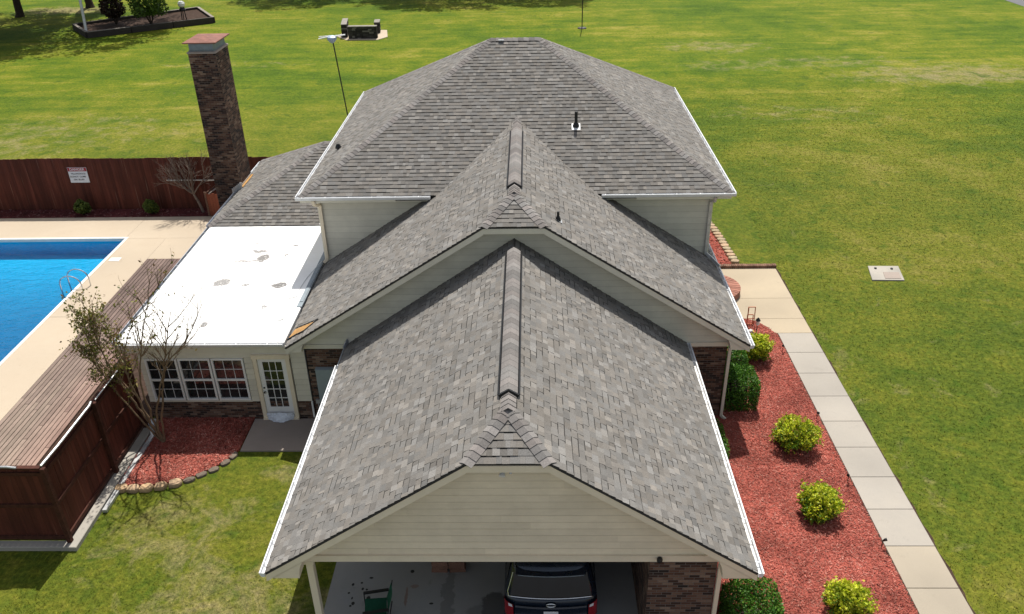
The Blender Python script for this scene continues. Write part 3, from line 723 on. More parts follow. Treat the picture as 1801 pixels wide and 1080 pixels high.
m.box(dx0, dx0+.115, 19.91, 20.02, .06, 2.20); m.box(dx1-.115, dx1, 19.91, 20.02, .06, 2.20); m.box(dx0-.02, dx1+.02, 19.905, 20.02, 2.20, 2.32); m.box(dx0-.03, dx1+.03, 19.89, 20.02, 2.32, 2.345); m.box(dx0, dx1, 19.86, 20.02, .05, .10)
m.build('door_frame', 'trim', house)
dl, dr = dx0+.118, dx1-.118; m = MB(); st = .14
m.box(dl, dl+st, 19.965, 20.01, .105, 2.195); m.box(dr-st, dr, 19.965, 20.01, .105, 2.195); m.box(dl+st, dr-st, 19.966, 20.01, 2.07, 2.195); m.box(dl+st, dr-st, 19.966, 20.01, .105, .46)
door = m.build('door', 'white', house)
m = MB(); m.box(dl+st, dr-st, 19.985, 19.992, .46, 2.07); m.build('pane', 'glass', door)
m = MB()
for k in (1, 2): xx = dl+st+(dr-dl-2*st)*k/3; m.box(xx-.011, xx+.011, 19.972, 19.983, .46, 2.07)
for k in range(1, 5): zz = .46+1.61*k/5; m.box(dl+st, dr-st, 19.971, 19.982, zz-.011, zz+.011)
m.build('muntin', 'white', door)
m = MB(); m.tube([(dl+.06, 19.965, 1.02), (dl+.06, 19.92, 1.02), (dl+.06, 19.90, 1.02)], [.02, .015, .032], 10); m.build('handle', 'black', door); m = MB(); m.tube([(dl+.06, 19.965, 1.16), (dl+.06, 19.945, 1.16)], [.03, .028], 10); m.build('deadbolt', 'black', door)
# electric meter cabinet and conduits
m = MB(); m.bbox(-6.33, -5.80, 19.86, 19.998, .66, 1.84, .01); m.box(-6.34, -5.79, 19.85, 19.998, 1.841, 1.86); mc = m.build('meter_cabinet', 'meter', house)
m = MB(); m.tube([(-5.98, 19.86, 1.25), (-5.98, 19.79, 1.25), (-5.98, 19.74, 1.25)], [.085, .085, .06], 16); m.build('meter_dial', 'galv', mc)
m = MB(); m.tube([(-6.42, 19.96, .05), (-6.42, 19.96, .62)], .02, 8); m.tube([(-6.2, 19.95, .66), (-6.1, 19.95, .2)], .014, 8); m.box(-6.48, -6.36, 19.93, 19.998, .60, .72); m.build('conduit', 'galv', house)
# chimney
CX0, CX1, CY0, CY1 = -12.92, -11.88, 31.55, 33.02
m = MB(); m.box(CX0, CX1, CY0, CY1, 0, 8.36); chim = m.build('chimney', 'sooty', house)
m = MB(); m.bbox(CX0-.03, CX1+.03, CY0-.03, CY1+.03, 8.36, 8.43, .03); m.build('chimney_crown', 'patio', chim)
m = MB(); m.box(CX0+.06, CX1-.06, CY0+.06, CY1-.06, 8.43, 8.72); m.box(CX0+.04, CX1-.04, CY0+.04, CY1-.04, 8.43, 8.47); m.build('chimney_band', 'grey_metal', chim)
m = MB(); m.bbox(CX0-.10, CX1+.12, CY0-.12, CY1+.12, 8.74, 8.78, .01); m.box(CX0+.12, CX1-.12, CY0+.12, CY1-.12, 8.70, 8.74, (.1,)*3)
cx, cy = (CX0+CX1)/2, (CY0+CY1)/2
P_ = [(CX0-.09, CY0-.11, 8.781), (CX1+.11, CY0-.11, 8.781), (CX1+.11, CY1+.11, 8.781), (CX0-.09, CY1+.11, 8.781)]
for k in range(4): m.poly([P_[k], P_[(k+1) % 4], (cx, cy, 8.88)])
m.build('chimney_cap', 'rust', chim)
m = MB()
for k in range(6):
    x = -12.25+.07*k; m.box(x, x+.09, 31.515, 31.548, 2.55+.05*k, 2.95+.05*k)
for k in range(8):
    y = 31.56+.18*k; m.box(-11.879, -11.865, y, y+.2, 2.9, 3.07)
m.build('step_flashing', 'galv', chim)
m = MB(); m.box(-11.86, -11.78, 31.55, 33.0, 2.97, 3.02); m.build('bare_board', 'plywood', lro)
# vent pipes
def vent(roof, base, nn, r, h, flash='galv', fs=.18):
    b = Vector(base); nn = Vector(nn); m = MB(); m.tube([b-Vector((0, 0, .1)), b+Vector((0, 0, h))], r, 12); v = m.build('vent_pipe', 'black', roof)
    m = MB(); dd = (Vector((0, 0, 1))-nn*nn.z).normalized(); ss = dd.cross(nn)
    m.poly([b+nn*.022-dd*fs-ss*fs*.8, b+nn*.022-dd*fs+ss*fs*.8, b+nn*.022+dd*fs*.6+ss*fs*.8, b+nn*.022+dd*fs*.6-ss*fs*.8]); m.build('vent_flashing', flash, roof)
    m = MB(); m.lathe([(r*2.3, b.z-.01), (r*2.0, b.z+.05), (r*1.2, b.z+.13)], b.x, b.y, 14); m.build('vent_collar', 'black', roof)
yvv = 27.15; vent(uro, (1.52, yvv, U['ze']+su*(yvv-U['yf'])), nUF, .052, .50, 'alum')
vent(mro, (.72, 20.55, zr(Dm, .72)), nDR, .035, .26, 'galv', .12)
sl = (U['rz']-U['ze'])/(U['rx0']-U['xl']); vent(uro, (-6.85, 28.2, U['ze']+sl*.71), nUL, .05, .13, 'galv', .09)
m = MB(); m.bar((-1.15, U['ry']-.16, U['rz']-.02), (-.95, U['ry']-.16, U['rz']-.02), .06, .04); m.build('ridge_tag', 'alum', uro)
# lamp bracket under the clipped gable, small dome camera on the beam
m = MB(); m.box(-.62, -.38, 11.80, 11.885, 5.02, 5.06); m.tube([(-.42, 11.82, 5.0), (-.42, 11.78, 4.94)], .025, 8); fl = m.build('flood_light', 'galv', house)
m = MB(); m.tube([(-.56, 11.83, 5.0), (-.58, 11.72, 4.93)], [.04, .065], 10); m.build('lamp_head', 'white', fl)
m = MB(); m.lathe([(.02, 2.62), (.055, 2.65), (.06, 2.70), (.045, 2.745)], 2.50, 11.80, 12); m.build('dome_camera', 'black', house)

# ------------------------------------------------------------------ plank deck, fences, sign
rnd = random.Random(21)
m = MB(); x = -16.20; k = 0
while x < -14.1:
    y = 15.05
    while y < 30.95:
        y2 = min(30.95, y+rnd.choice((3.0, 3.6, 4.2, 4.8))*(1 if y > 15.1 else rnd.uniform(.4, 1))); g = rnd.uniform(.8, 1.2); near = max(0, 1-(y-15)/9)
        red = max(0, (x+15.2)*.06)
        col = (.170*g+.09*near+red*.4, .122*g+.080*near-red*.12, .104*g+.055*near-red*.08)
        m.bbox(x, x+.125, y+.003, y2-.003, .02, .075+rnd.uniform(0, .006), .006, col); y = y2
    x += .146
wd = m.build('plank_deck', 'plank'); tag(wd, 'long weathered red-brown plank deck between pool concrete and fence', 'deck')
m = MB(); m.box(-16.19, -14.05, 15.1, 30.9, -.02, .015); m.build('joist', 'soil', wd)
def fence(name, label, runs, h, posts, loc, rails=True, side=-1, z0=.0):
    """runs: list of (ax, ay, bx, by) board lines; posts stand on the 'side' of the boards"""
    f = thing(name, label, 'fence', loc)
    rnd = random.Random(hash(name) % 1000 if False else len(name)*7+len(runs))
    m = MB(); mr = MB()
    for (ax, ay, bx, by) in runs:
        a = Vector((ax, ay, 0)); b = Vector((bx, by, 0)); L = (b-a).length; d = (b-a)/L; nn = Vector((d.y, -d.x, 0)); s = 0
        while s < L:
            w = .14; g = rnd.uniform(.75, 1.25); col = (.112*g, .032*g, .020*g)
            hh = h+rnd.uniform(-.015, .015)+.012*math.sin(s*.9); o = rnd.uniform(-.004, .004)
            p = a+d*s+nn*o; q = a+d*min(L, s+w-.004)+nn*o
            c = [p-nn*.009, q-nn*.009, q+nn*.009, p+nn*.009]
            m.poly([(*v.xy, z0+hh) for v in c], col)
            for k in range(4):
                j = (k+1) % 4; m.poly([(*c[k].xy, z0+.04), (*c[j].xy, z0+.04), (*c[j].xy, z0+hh), (*c[k].xy, z0+hh)], col)
            s += w
        if rails:
            for zz in (.12, h*.5, h-.16):
                mr.bar(a+nn*(side*.035)+Vector((0, 0, z0+zz)), b+nn*(side*.035)+Vector((0, 0, z0+zz)), .045, .10)
            mr.bar(a+nn*(side*.02)+Vector((0, 0, z0+h+.025)), b+nn*(side*.02)+Vector((0, 0, z0+h+.025)), .11, .04)
    m.build('board_panel', 'fence', f)
    if rails: mr.build('rail', 'fence_post', f)
    for (px, py) in posts:
        m = MB(); m.bbox(px-.055, px+.055, py-.055, py+.055, 0, h+z0+.06, .01); m.build('post', 'fence_post', f)
    return f
ff = fence('wood_fence', 'dark red-brown privacy fence with outer posts and rails on a kerb beside the front lawn', [(-24, 14.90, -11.66, 14.90), (-11.66, 14.90, -11.66, 19.6)], 2.32,
           [(-11.57, 14.82), (-14.2, 14.79), (-16.8, 14.79), (-19.4, 14.79), (-11.55, 17.42), (-11.55, 19.45)], (-11.6, 14.9, 0), True, 1, .12)
m = MB(); m.tube([(-18, 14.83, 2.53), (-12.4, 14.83, 2.53), (-12.2, 14.83, 2.50)], .028, 8); m.tube([(-11.62, 14.86, 2.53), (-11.58, 15.6, 2.54), (-11.55, 17.2, 2.56), (-11.55, 17.32, 2.60)], .030, 8); m.tube([(-11.54, 17.5, 2.53), (-11.54, 19.0, 2.54)], .018, 8)
m.build('conduit', 'galv', ff)
fb = fence('wood_fence', 'tall dark red-brown board fence running behind the pool', [(-52, 36.62, -7.5, 36.42)], 2.6, [], (-25, 36.5, 0), False)
m = MB(); m.bar((-17.15, 36.38, 1.52), (-14.2, 36.37, 1.50), .03, .05); m.build('pale_rail', 'galv', fb)
gt = thing('fence_gate', 'short reddish board gate between the chimney and the pool deck', 'gate', (-14.75, 35.5, 0))
m = MB()
for k in range(5):
    x = -15.08+.14*k; g = rnd.uniform(.85, 1.2); m.box(x, x+.134, 35.5, 35.52, .05, 1.16+rnd.uniform(-.03, .02), (.20*g, .062*g, .035*g))
m.build('board_panel', 'plank', gt)
m = MB(); tc = (.15, .085, .06); m.bar((-15.05, 35.45, 1.2), (-14.75, 36.3, 1.3), .04, .06, col=tc); m.bar((-14.9, 35.45, 1.18), (-14.6, 36.2, 1.3), .03, .05, col=(.4, .36, .32)); m.box(-15.14, -15.05, 35.48, 35.58, 0, 1.25, tc); m.build('brace', 'timber', gt)
# warning sign on the fence
sg = thing('warning_sign', 'white metal sign with red DANGER header fixed to the dark fence', 'sign', (-21.3, 36.47, 1.79))
m = MB(); m.box(-21.76, -20.86, 36.455, 36.47, 1.42, 2.17); m.build('plate', 'sign_white', sg)
m = MB(); m.box(-21.75, -20.87, 36.449, 36.4545, 1.98, 2.16); m.build('header', 'sign_red', sg)
def text(body, size, loc, mat, parent, name, rot=(math.pi/2, 0, 0), ext=.002, shear=0, sx=1):
    cu = bpy.data.curves.new(name, 'FONT'); cu.body = body; cu.size = size; cu.align_x = 'CENTER'; cu.align_y = 'CENTER'; cu.extrude = ext; cu.shear = shear; cu.materials.append(MT[mat]); cu.offset = size*.012
    o = bpy.data.objects.new(name, cu); S.collection.objects.link(o); o.rotation_euler = rot; o.scale = (sx, 1, 1)
    bpy.context.view_layer.update(); me = bpy.data.meshes.new_from_object(o.evaluated_get(bpy.context.evaluated_depsgraph_get())); bpy.data.objects.remove(o); o = bpy.data.objects.new(name, me); S.collection.objects.link(o); o.rotation_euler = rot; o.scale = (sx, 1, 1)
    if parent: o.parent = parent; o.location = Vector(loc)-parent.location
    else: o.location = loc
    return o
text('DANGER', .175, (-21.31, 36.446, 2.07), 'sign_white', sg, 'header_lettering')
for ln, x, k in (('FALLING', -.135, 0), ('ROCK', .225, 0), ('DO', -.33, 1), ('NOT', -.125, 1), ('CLIMB', .19, 1), ('ON', -.19, 2), ('BLUFF', .09, 2)): text(ln, .105, (-21.31+x, 36.452, 1.86-.145*k), 'ink', sg, 'lettering')

# ------------------------------------------------------------------ foliage helpers
def leafquads(mb, centres, size, cols, rnd, flat=.0, aspect=1.8):
    for p in centres:
        d = Vector((rnd.gauss(0, 1), rnd.gauss(0, 1), rnd.gauss(0, 1)*(1-flat))).normalized()
        e = d.cross(Vector((rnd.gauss(0, 1), rnd.gauss(0, 1), rnd.gauss(0, 1)))).normalized()
        s = size*rnd.uniform(.65, 1.35); c = rnd.choice(cols); g = rnd.uniform(.8, 1.2); c = (c[0]*g, c[1]*g, c[2]*g)
        p = Vector(p); a = d*(s*.5*aspect/1.4); b = e*(s*.5/1.4)
        mb.poly([p-a, p+b, p+a, p-b], c)
def blob_points(n, rx, ry, rz, rnd, lump=.25, shell=.35, cz=0, boxy=2.0, lumps=14, flatb=True):
    L = []
    for _ in range(lumps):
        a = rnd.uniform(0, 2*math.pi); z = rnd.uniform(-.3, 1); q = math.sqrt(max(0, 1-z*z)); L.append((Vector((q*math.cos(a), q*math.sin(a), z)), rnd.uniform(.5, 1)))
    out = []
    while len(out) < n:
        a = rnd.uniform(0, 2*math.pi); z = rnd.uniform(-.85 if flatb else -1, 1); q = math.sqrt(max(0, 1-z*z)); d = Vector((q*math.cos(a), q*math.sin(a), z))
        rad = (abs(d.x)**boxy+abs(d.y)**boxy+abs(d.z)**boxy)**(-1/boxy)
        bump_ = max(w*max(0, d.dot(v)-.72)/.28 for v, w in L)
        r = rad*(1-lump+lump*bump_*1.3)*(1-shell*rnd.random()**1.6)
        out.append(Vector((d.x*r*rx, d.y*r*ry, d.z*r*rz+cz)))
    return out
YG = [(.42, .50, .022), (.56, .60, .032), (.30, .40, .02), (.15, .25, .016), (.60, .61, .07)]
DG = [(.050, .145, .016), (.08, .20, .020), (.115, .25, .026), (.035, .10, .013)]
def golden_bush(label, loc, r, h, seed, n=5200):
    rnd = random.Random(seed); t = thing('golden_shrub', label, 'shrub', loc, 'yellow-green shrubs in the red mulch'); x, y, _ = loc
    m = MB()
    sq = rnd.uniform(.82, 1.0); hubs = blob_points(150, r, r*sq, h*.55, rnd, .42, .42, h*.5, 2.2, 18)
    for p in hubs:
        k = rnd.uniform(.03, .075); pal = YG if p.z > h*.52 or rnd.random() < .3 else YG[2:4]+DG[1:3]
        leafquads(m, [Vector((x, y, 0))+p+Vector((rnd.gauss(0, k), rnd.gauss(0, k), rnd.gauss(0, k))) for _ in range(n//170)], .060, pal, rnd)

    for k in range(70):      # upright sprays
        a = rnd.uniform(0, 6.28); q = rnd.uniform(0, .95)*r; b = Vector((x+q*math.cos(a), y+q*math.sin(a), h*(.99-.35*(q/r)**2)))
        leafquads(m, [b+Vector((rnd.gauss(0, .025), rnd.gauss(0, .025), rnd.uniform(-.02, .09))) for _ in range(9)], .055, YG[:2]+YG[4:], rnd)
    m.build('foliage', 'leaf', t)
    m = MB()
    for k in range(9):
        a = k*.7; m.tube([(x, y, 0), (x+.4*r*math.cos(a), y+.4*r*math.sin(a), h*.35), (x+.75*r*math.cos(a), y+.75*r*math.sin(a), h*.6)], [.022, .014, .006], 5)
    m.build('stem', 'bark_dark', t)
    return t
def box_hedge(label, cx, cy, rx, ry, h, seed, n, group, rot=0):
    rnd = random.Random(seed); t = thing('clipped_hedge', label, 'hedge', (cx, cy, 0), group)
    m = MB(); pts = blob_points(n, rx, ry, h*.55, rnd, .05, .16, h*.47, 9.0, 22)
    leafquads(m, [Vector((cx, cy, 0))+p for p in pts], .052, DG, rnd); m.build('foliage', 'leaf', t)
    m = MB(); m.lathe([(rx*.3, 0), (rx*.55, h*.3), (rx*.6, h*.6), (rx*.2, h*.75)], cx, cy, 10); m.build('stem', 'bark_dark', t)
    return t
golden_bush('widest golden shrub of the row in the red mulch beside the walk', (7.40, 18.55, 0), .67, .88, 1, 6400)
golden_bush('small round golden shrub standing alone in mid mulch bed, second from the picture bottom', (7.27, 15.85, 0), .53, .77, 2)
golden_bush('golden shrub cut by the bottom edge of the picture in the red mulch', (6.93, 12.75, 0), .54, .76, 3)
golden_bush('green and gold shrub close under the corner of the middle roof gutter', (7.38, 23.1, 0), .58, .85, 4)
HG = 'clipped dark green hedges against the brick walls'
box_hedge('square clipped dark green hedge in front of the brick wall and downspout', 6.22, 20.75, .58, .62, 1.05, 5, 9000, HG)
box_hedge('rounded dark green hedge half hidden behind the square clipped one', 6.52, 22.4, .36, .45, .75, 6, 4200, HG)
box_hedge('broad flat topped dark green hedge at the foot of the brick carport pier', 4.72, 12.05, .60, .95, 1.0, 7, 12000, HG)
box_hedge('low dark green hedge mostly hidden behind the white carport gutter', 4.75, 18.3, .62, .75, .75, 8, 4200, HG)
for k, (x, lb) in enumerate(((-21.25, 'small green shrub at the foot of the dark fence nearest the danger sign'), (-17.95, 'small green shrub at the foot of the dark fence nearest the bare tree'))):
    rnd = random.Random(30+k); t = thing('small_shrub', lb, 'shrub', (x, 35.85, 0), 'shrubs along the back fence')
    m = MB(); leafquads(m, [Vector((x, 35.85, 0))+p for p in blob_points(1500, .38, .36, .40, rnd, .35, .5, .38)], .085, [(.10, .15, .03), (.15, .19, .04), (.06, .10, .02)], rnd); m.build('foliage', 'leaf', t)
    m = MB()
    for q in range(6): m.tube([(x, 35.85, 0), (x+.2*math.cos(q), 35.85+.2*math.sin(q), .5)], [.018, .006], 5)
    m.build('stem', 'bark_dark', t)

# ------------------------------------------------------------------ mulch beds
def inpoly(x, y, P):
    c = False; j = len(P)-1
    for i in range(len(P)):
        if (P[i][1] > y) != (P[j][1] > y) and x < (P[j][0]-P[i][0])*(y-P[i][1])/(P[j][1]-P[i][1])+P[i][0]: c = not c
        j = i
    return c
def mulch(label, P, n, pal, seed, size=.05, z=.05, win=None):
    rnd = random.Random(seed); m = MB()
    i = len(m.v); base = pal[0]
    m.poly([(x, y, z) for x, y in P], base)
    for k in range(len(P)):
        a, b = P[k], P[(k+1) % len(P)]; m.poly([(*a, -.02), (*b, -.02), (*b, z), (*a, z)], base)
    x0 = min(a for a, b in P); x1 = max(a for a, b in P); y0 = min(b for a, b in P); y1 = max(b for a, b in P)
    if win: y0 = max(y0, win[0]); y1 = min(y1, win[1])
    k = 0
    while k < n:
        x = rnd.uniform(x0, x1); y = rnd.uniform(y0, y1)
        if not inpoly(x, y, P): continue
        k += 1; a = rnd.uniform(0, 6.283); l = size*rnd.uniform(.5, 1.7)*.5; w = size*rnd.uniform(.16, .4)*.5
        d = Vector((math.cos(a), math.sin(a), rnd.gauss(0, .3))); s = Vector((-math.sin(a), math.cos(a), rnd.gauss(0, .45)))
        p = Vector((x, y, z+rnd.uniform(.004, .028))); g = rnd.uniform(.7, 1.3); c = rnd.choice(pal); c = (c[0]*g, c[1]*g, c[2]*g)
        m.poly([p-d*l-s*w, p+d*l-s*w*.7, p+d*l+s*w*.7, p-d*l+s*w], c)
    o = m.build('mulch', 'mulch'); tag(o, label, 'mulch', None, 'stuff'); return o
RM = [(.31, .080, .058), (.38, .104, .078), (.42, .14, .105), (.22, .055, .044), (.46, .21, .165), (.34, .09, .068), (.40, .118, .09)]
BR = [(3.7, 8.0), (8.53, 8.0), (8.53, 24.55), (8.30, 25.1), (8.02, 25.5), (7.7, 25.68), (7.3, 25.69), (5.58, 25.69), (5.58, 19.98), (3.7, 19.98)]
mulch('bright red bark mulch filling the long bed beside the walk', BR, 64000, RM, 41, .05, .05, (12, 26))
mulch('red mulch strip behind the stone border beyond the landing', [(5.6, 29.8), (8.1, 29.8), (8.05, 31.2), (7.98, 32.6), (7.85, 33.9), (7.3, 36.4), (5.6, 37.5)], 3000, RM, 42, .10)
BL = [(-11.33, 16.95), (-10.9, 16.98), (-10.5, 16.98), (-9.9, 17.1), (-9.4, 17.35), (-8.95, 17.7), (-8.6, 18.15), (-8.46, 18.5), (-8.44, 19.97), (-11.33, 19.97)]
mulch('dark red mulch bed under the sunroom windows', BL, 9000, RM, 43, .065)
mulch('dark maroon mulch strip along the foot of the back fence', [(-50, 35.45), (-15.1, 35.45), (-15.1, 36.45), (-50, 36.6)], 5000, [(.11, .03, .03), (.15, .045, .04), (.08, .025, .025), (.25, .13, .12)], 44, .10, .05, None)
# edging stones of the window bed
def stone(name, loc, sx, sy, sz, rot, col, seed, mat='stone'):
    rnd = random.Random(seed); m = MB(); n = 9; prof = [(1, 0), (1.04, .5), (.94, .92), (.6, 1.03)]
    ph = [1+rnd.uniform(-.1, .1) for _ in range(n)]
    for (r_, z) in prof:
        for q in range(n):
            a = 2*math.pi*q/n+.35; ca, sa = math.cos(a), math.sin(a); k = (abs(ca)**3.4+abs(sa)**3.4)**(-1/3.4)
            m.v.append((ca*k*r_*sx*ph[q]*.5, sa*k*r_*sy*ph[q]*.5, z*sz+rnd.uniform(-.008, .008)))
    for k in range(3):
        for q in range(n):
            a = k*n+q; b = k*n+(q+1) % n; m.f.append((a, b, b+n, a+n)); m.c.append(col)
    m.f.append(tuple(3*n+q for q in range(n))); m.c.append(col)
    o = m.build(name, mat); o.location = loc; o.rotation_euler = (0, 0, rot); return o
ES = 'pale edging stones of the window bed'
for k, (x, y, r_, lb) in enumerate(((-11.18, 16.84, .05, 'pale tan edging stone nearest the fence kerb'), (-10.84, 16.82, .0, 'pale tan edging stone second from the fence kerb'), (-10.50, 16.85, .1, 'middle one of the five pale tan edging stones'), (-10.13, 16.92, .2, 'pale tan edging stone next to the last pale one on the lawn side'), (-9.78, 17.04, .3, 'last pale tan edging stone before the darker sunken ones'))):
    tag(stone('edging_stone', (x, y, 0), .34, .26, .13, r_, ((.46, .32, .19), (.42, .30, .19), (.52, .36, .21))[k % 3], 60+k), lb, 'edging stone', ES)
for k, (x, y, r_) in enumerate(((-9.46, 17.20, .45), (-9.18, 17.42, .65), (-8.92, 17.62, .7), (-8.68, 17.92, .9), (-8.55, 18.22, 1.2))):
    tag(stone('edging_stone', (x, y, -.03), .30, .2, .10, r_, (.16, .13, .10), 70+k), 'dark sunken edging stone along the curved lawn side of the window bed', 'edging stone', 'dark sunken edging stones')
cv = [(7.92, 34.1), (8.02, 33.5), (8.10, 32.6), (8.16, 31.7), (8.22, 30.8), (8.28, 29.95)]
def along(cv, s):
    for a, b in zip(cv, cv[1:]):
        L = math.dist(a, b)
        if s <= L: return (a[0]+(b[0]-a[0])*s/L, a[1]+(b[1]-a[1])*s/L)
        s -= L
    return cv[-1]
for k in range(14):
    x, y = along(cv, k*.30)
    tag(stone('edging_stone', (x, y, 0), .36, .27, .14, .05*(k % 3), (.36+.06*(k % 3)*.5, .29, .19), 80+k), 'tan block in the curved stone border between far red mulch and lawn', 'edging stone', 'blocks of the far stone border')
# brick edge of the landing, round brick planter
be = thing('brick_edging', 'low row of upright dark bricks closing the far end of the landing', 'edging', (8.4, 29.72, 0))
m = MB(); rnd = random.Random(5); x = 7.0
while x < 9.8:
    g = rnd.uniform(.75, 1.25); m.bbox(x, x+.066, 29.67, 29.86, 0, .16+rnd.uniform(-.006, .006), .006, (.20*g, .115*g, .08*g)); x += .078
m.build('brick_row', 'redbrick', be); m = MB(); m.box(7.0, 9.8, 29.69, 29.84, 0, .13); m.build('mortar_bed', 'kerb', be)
rp = thing('round_planter', 'round pinkish brick step half hidden by the middle roof', 'planter', (6.85, 27.75, 0)); m = MB()
for k in range(40):
    a0, a1 = 2*math.pi*k/40+.012, 2*math.pi*(k+1)/40-.012; g = rnd.uniform(.85, 1.15)
    p = [(6.85+r_*math.cos(a), 27.75+r_*math.sin(a)) for r_, a in ((.62, a0), (1.05, a0), (1.05, a1), (.62, a1))]
    m.prism(p, 0, .30, (.33*g, .155*g, .115*g), axis='z')
m.build('brick_ring', 'redbrick', rp); m = MB(); m.lathe([(.63, .0), (.63, .27), (.05, .28)], 6.85, 27.75, 24, (.27, .12, .09)); m.build('brick_top', 'redbrick', rp)
# path lights and ornaments
for k, (x, y, lb) in enumerate(((8.40, 23.5, 'black path light at the far end of the row by the walk, near the landing'), (8.42, 19.8, 'black path light beside the walk nearest the widest golden shrub'), (8.42, 17.05, 'black path light beside the walk between the two nearer golden shrubs'), (8.45, 14.7, 'black path light lowest along the walk in the picture'))):
    if k == 0:
        pl = thing('path_light', lb, 'path light', (0, 0, 0), 'black path lights along the walk')
        m = MB(); m.tube([(0, 0, 0), (0, 0, .3)], .014, 8); m.build('stake', 'black', pl)
        m = MB(); m.tube([(0, 0, .30), (-.03, -.05, .36), (-.05, -.10, .38)], [.03, .05, .055], 10); m.build('lamp_head', 'black', pl)
        pl.location = (x, y, .05); pl.scale = (.72,)*3
    else: dup(pl, (x, y, .05), [0, .4, -.3, 1.9][k], lb, .72)
orn = thing('wire_ornament', 'copper wire garden ornament of two upright rectangles at the tip of the mulch', 'ornament', (7.72, 25.3, .05)); m = MB()
for (x0, x1, z0, z1, y) in ((7.62, 7.86, .28, .72, 25.3), (7.60, 7.80, .10, .45, 25.24)):
    for a, b in (((x0, y, z0), (x1, y, z0)), ((x1, y, z0), (x1, y+.05, z1)), ((x1, y+.05, z1), (x0, y+.05, z1)), ((x0, y+.05, z1), (x0, y, z0))): m.tube([a, b], .016, 6)
m.build('wire_frame', 'copper', orn); m = MB(); m.tube([(7.62, 25.3, .05), (7.62, 25.3, .72)], .014, 6); m.tube([(7.86, 25.3, .05), (7.86, 25.3, .3)], .014, 6); m.build('stake', 'copper', orn)
lt = thing('garden_lantern', 'small dark garden lantern on a stake with a pale glass body near the wire ornament', 'lantern', (7.78, 24.6, .05)); m = MB(); m.tube([(7.78, 24.6, .05), (7.78, 24.6, .42)], .018, 8); m.lathe([(.09, .62), (.05, .68), (.015, .73)], 7.78, 24.6, 12); m.build('stake', 'black', lt)
m = MB(); m.lathe([(.03, .42), (.065, .46), (.07, .60), (.05, .63)], 7.78, 24.6, 12); m.build('glass_body', 'lens', lt)
for k, (x, y, s, lb) in enumerate(((7.55, 24.35, .26, 'larger white stone lying between the lantern and the green-gold shrub'), (7.62, 24.75, .17, 'smaller white stone lying closest to the lantern stake'))):
    tag(stone('white_stone', (x, y, .05), s, s*.8, s*.55, .4, (.62, .62, .60), 95+k), lb, 'stone')

# ------------------------------------------------------------------ pool fittings, septic lid, drain pipe, film, cable
pd = thing('pool_ladder', 'curved steel handrail pair of the pool ladder at the water edge', 'pool ladder', (-17.95, 28.3, .06))
for y in (28.02, 28.62):
    m = MB(); P = []
    for k in range(13):
        a = math.pi*k/12; P.append((-17.95+.42*math.cos(a), y, .42+.36*math.sin(a) if True else 0))
    P = [(-17.53, y, .05), (-17.53, y, .2)]+P+[(-18.37, y, .0), (-18.33, y, -.9)]
    m.tube(P, .026, 10); m.build('handrail', 'steel', pd)
for z in (-.3, -.6, -.88):
    m = MB(); m.box(-18.39, -18.29, 28.03, 28.61, z-.02, z+.02); m.build('tread', 'steel', pd)
m = MB(); m.bbox(-17.80, -17.36, 30.78, 31.10, .055, .075, .006); o = m.build('skimmer_lid', 'coping'); tag(o, 'white square skimmer lid set in the concrete near the pool corner', 'lid')
sp = thing('septic_lid', 'flat concrete tank lid set in the lawn beyond the walk', 'tank lid', (13.95, 29.2, 0)); m = MB(); m.prism([(13.22, 28.6), (14.44, 28.56), (14.66, 29.76), (13.47, 29.79)], -.05, .05, axis='z'); m.build('slab', 'kerb', sp)
m = MB(); m.prism([(13.75, 28.68), (14.36, 28.66), (14.46, 29.2), (13.86, 29.22)], .052, .065, axis='z'); m.build('hatch', 'patio', sp)
for (x, y) in ((13.68, 29.55), (14.30, 29.5)):
    m = MB(); m.tube([(x, y, .04), (x, y, .09)], .05, 10); m.build('plug', 'black', sp)
dp = thing('drain_pipe', 'long pale metal downspout lying on the ground along the fence kerb', 'drain pipe', (-11.2, 17.5, 0)); m = MB()
m.bar((-11.24, 15.95, .06), (-11.22, 19.1, .07), .12, .09); m.bar((-11.22, 19.1, .07), (-11.5, 19.7, .12), .11, .09); m.build('pipe', 'galv', dp)
m = MB(); m.tube([(-11.62, 19.55, .14), (-11.42, 19.58, .2), (-11.22, 19.3, .16), (-10.95, 19.05, .1)], [.06, .09, .08, .03], 8); o = m.build('plastic_bag', 'film'); tag(o, 'crumpled pale plastic bag in the corner between fence and sunroom', 'plastic bag')
m = MB(); rnd = random.Random(9); nx, nz = 16, 6
g = [[(-8.0+.80*i/nx+rnd.gauss(0, .008), 19.86-.16*math.sin(math.pi*i/nx)*(1-j/nz)**.7+rnd.gauss(0, .008), .08+.22*j/nz+rnd.gauss(0, .008)) for j in range(nz+1)] for i in range(nx+1)]
for i in range(nx):
    for j in range(nz): m.poly([g[i][j], g[i+1][j], g[i+1][j+1], g[i][j+1]])
o = m.build('plastic_sheet', 'film', smooth=True); tag(o, 'crumpled clear plastic sheet taped across the bottom of the glazed door', 'plastic sheet')
m = MB(); P = [(-7.12, 25.0, 2.84), (-7.35, 23.9, 2.815), (-7.42, 22.9, 2.812), (-7.39, 22.59, 2.81), (-7.65, 22.35, 2.81), (-7.62, 21.69, 2.81), (-7.6, 21.11, 2.81), (-7.48, 21.2, 2.812), (-7.50, 21.8, 2.812), (-7.42, 20.68, 2.81), (-7.3, 19.95, 2.81), (-7.25, 19.74, 2.78)]
Q = []
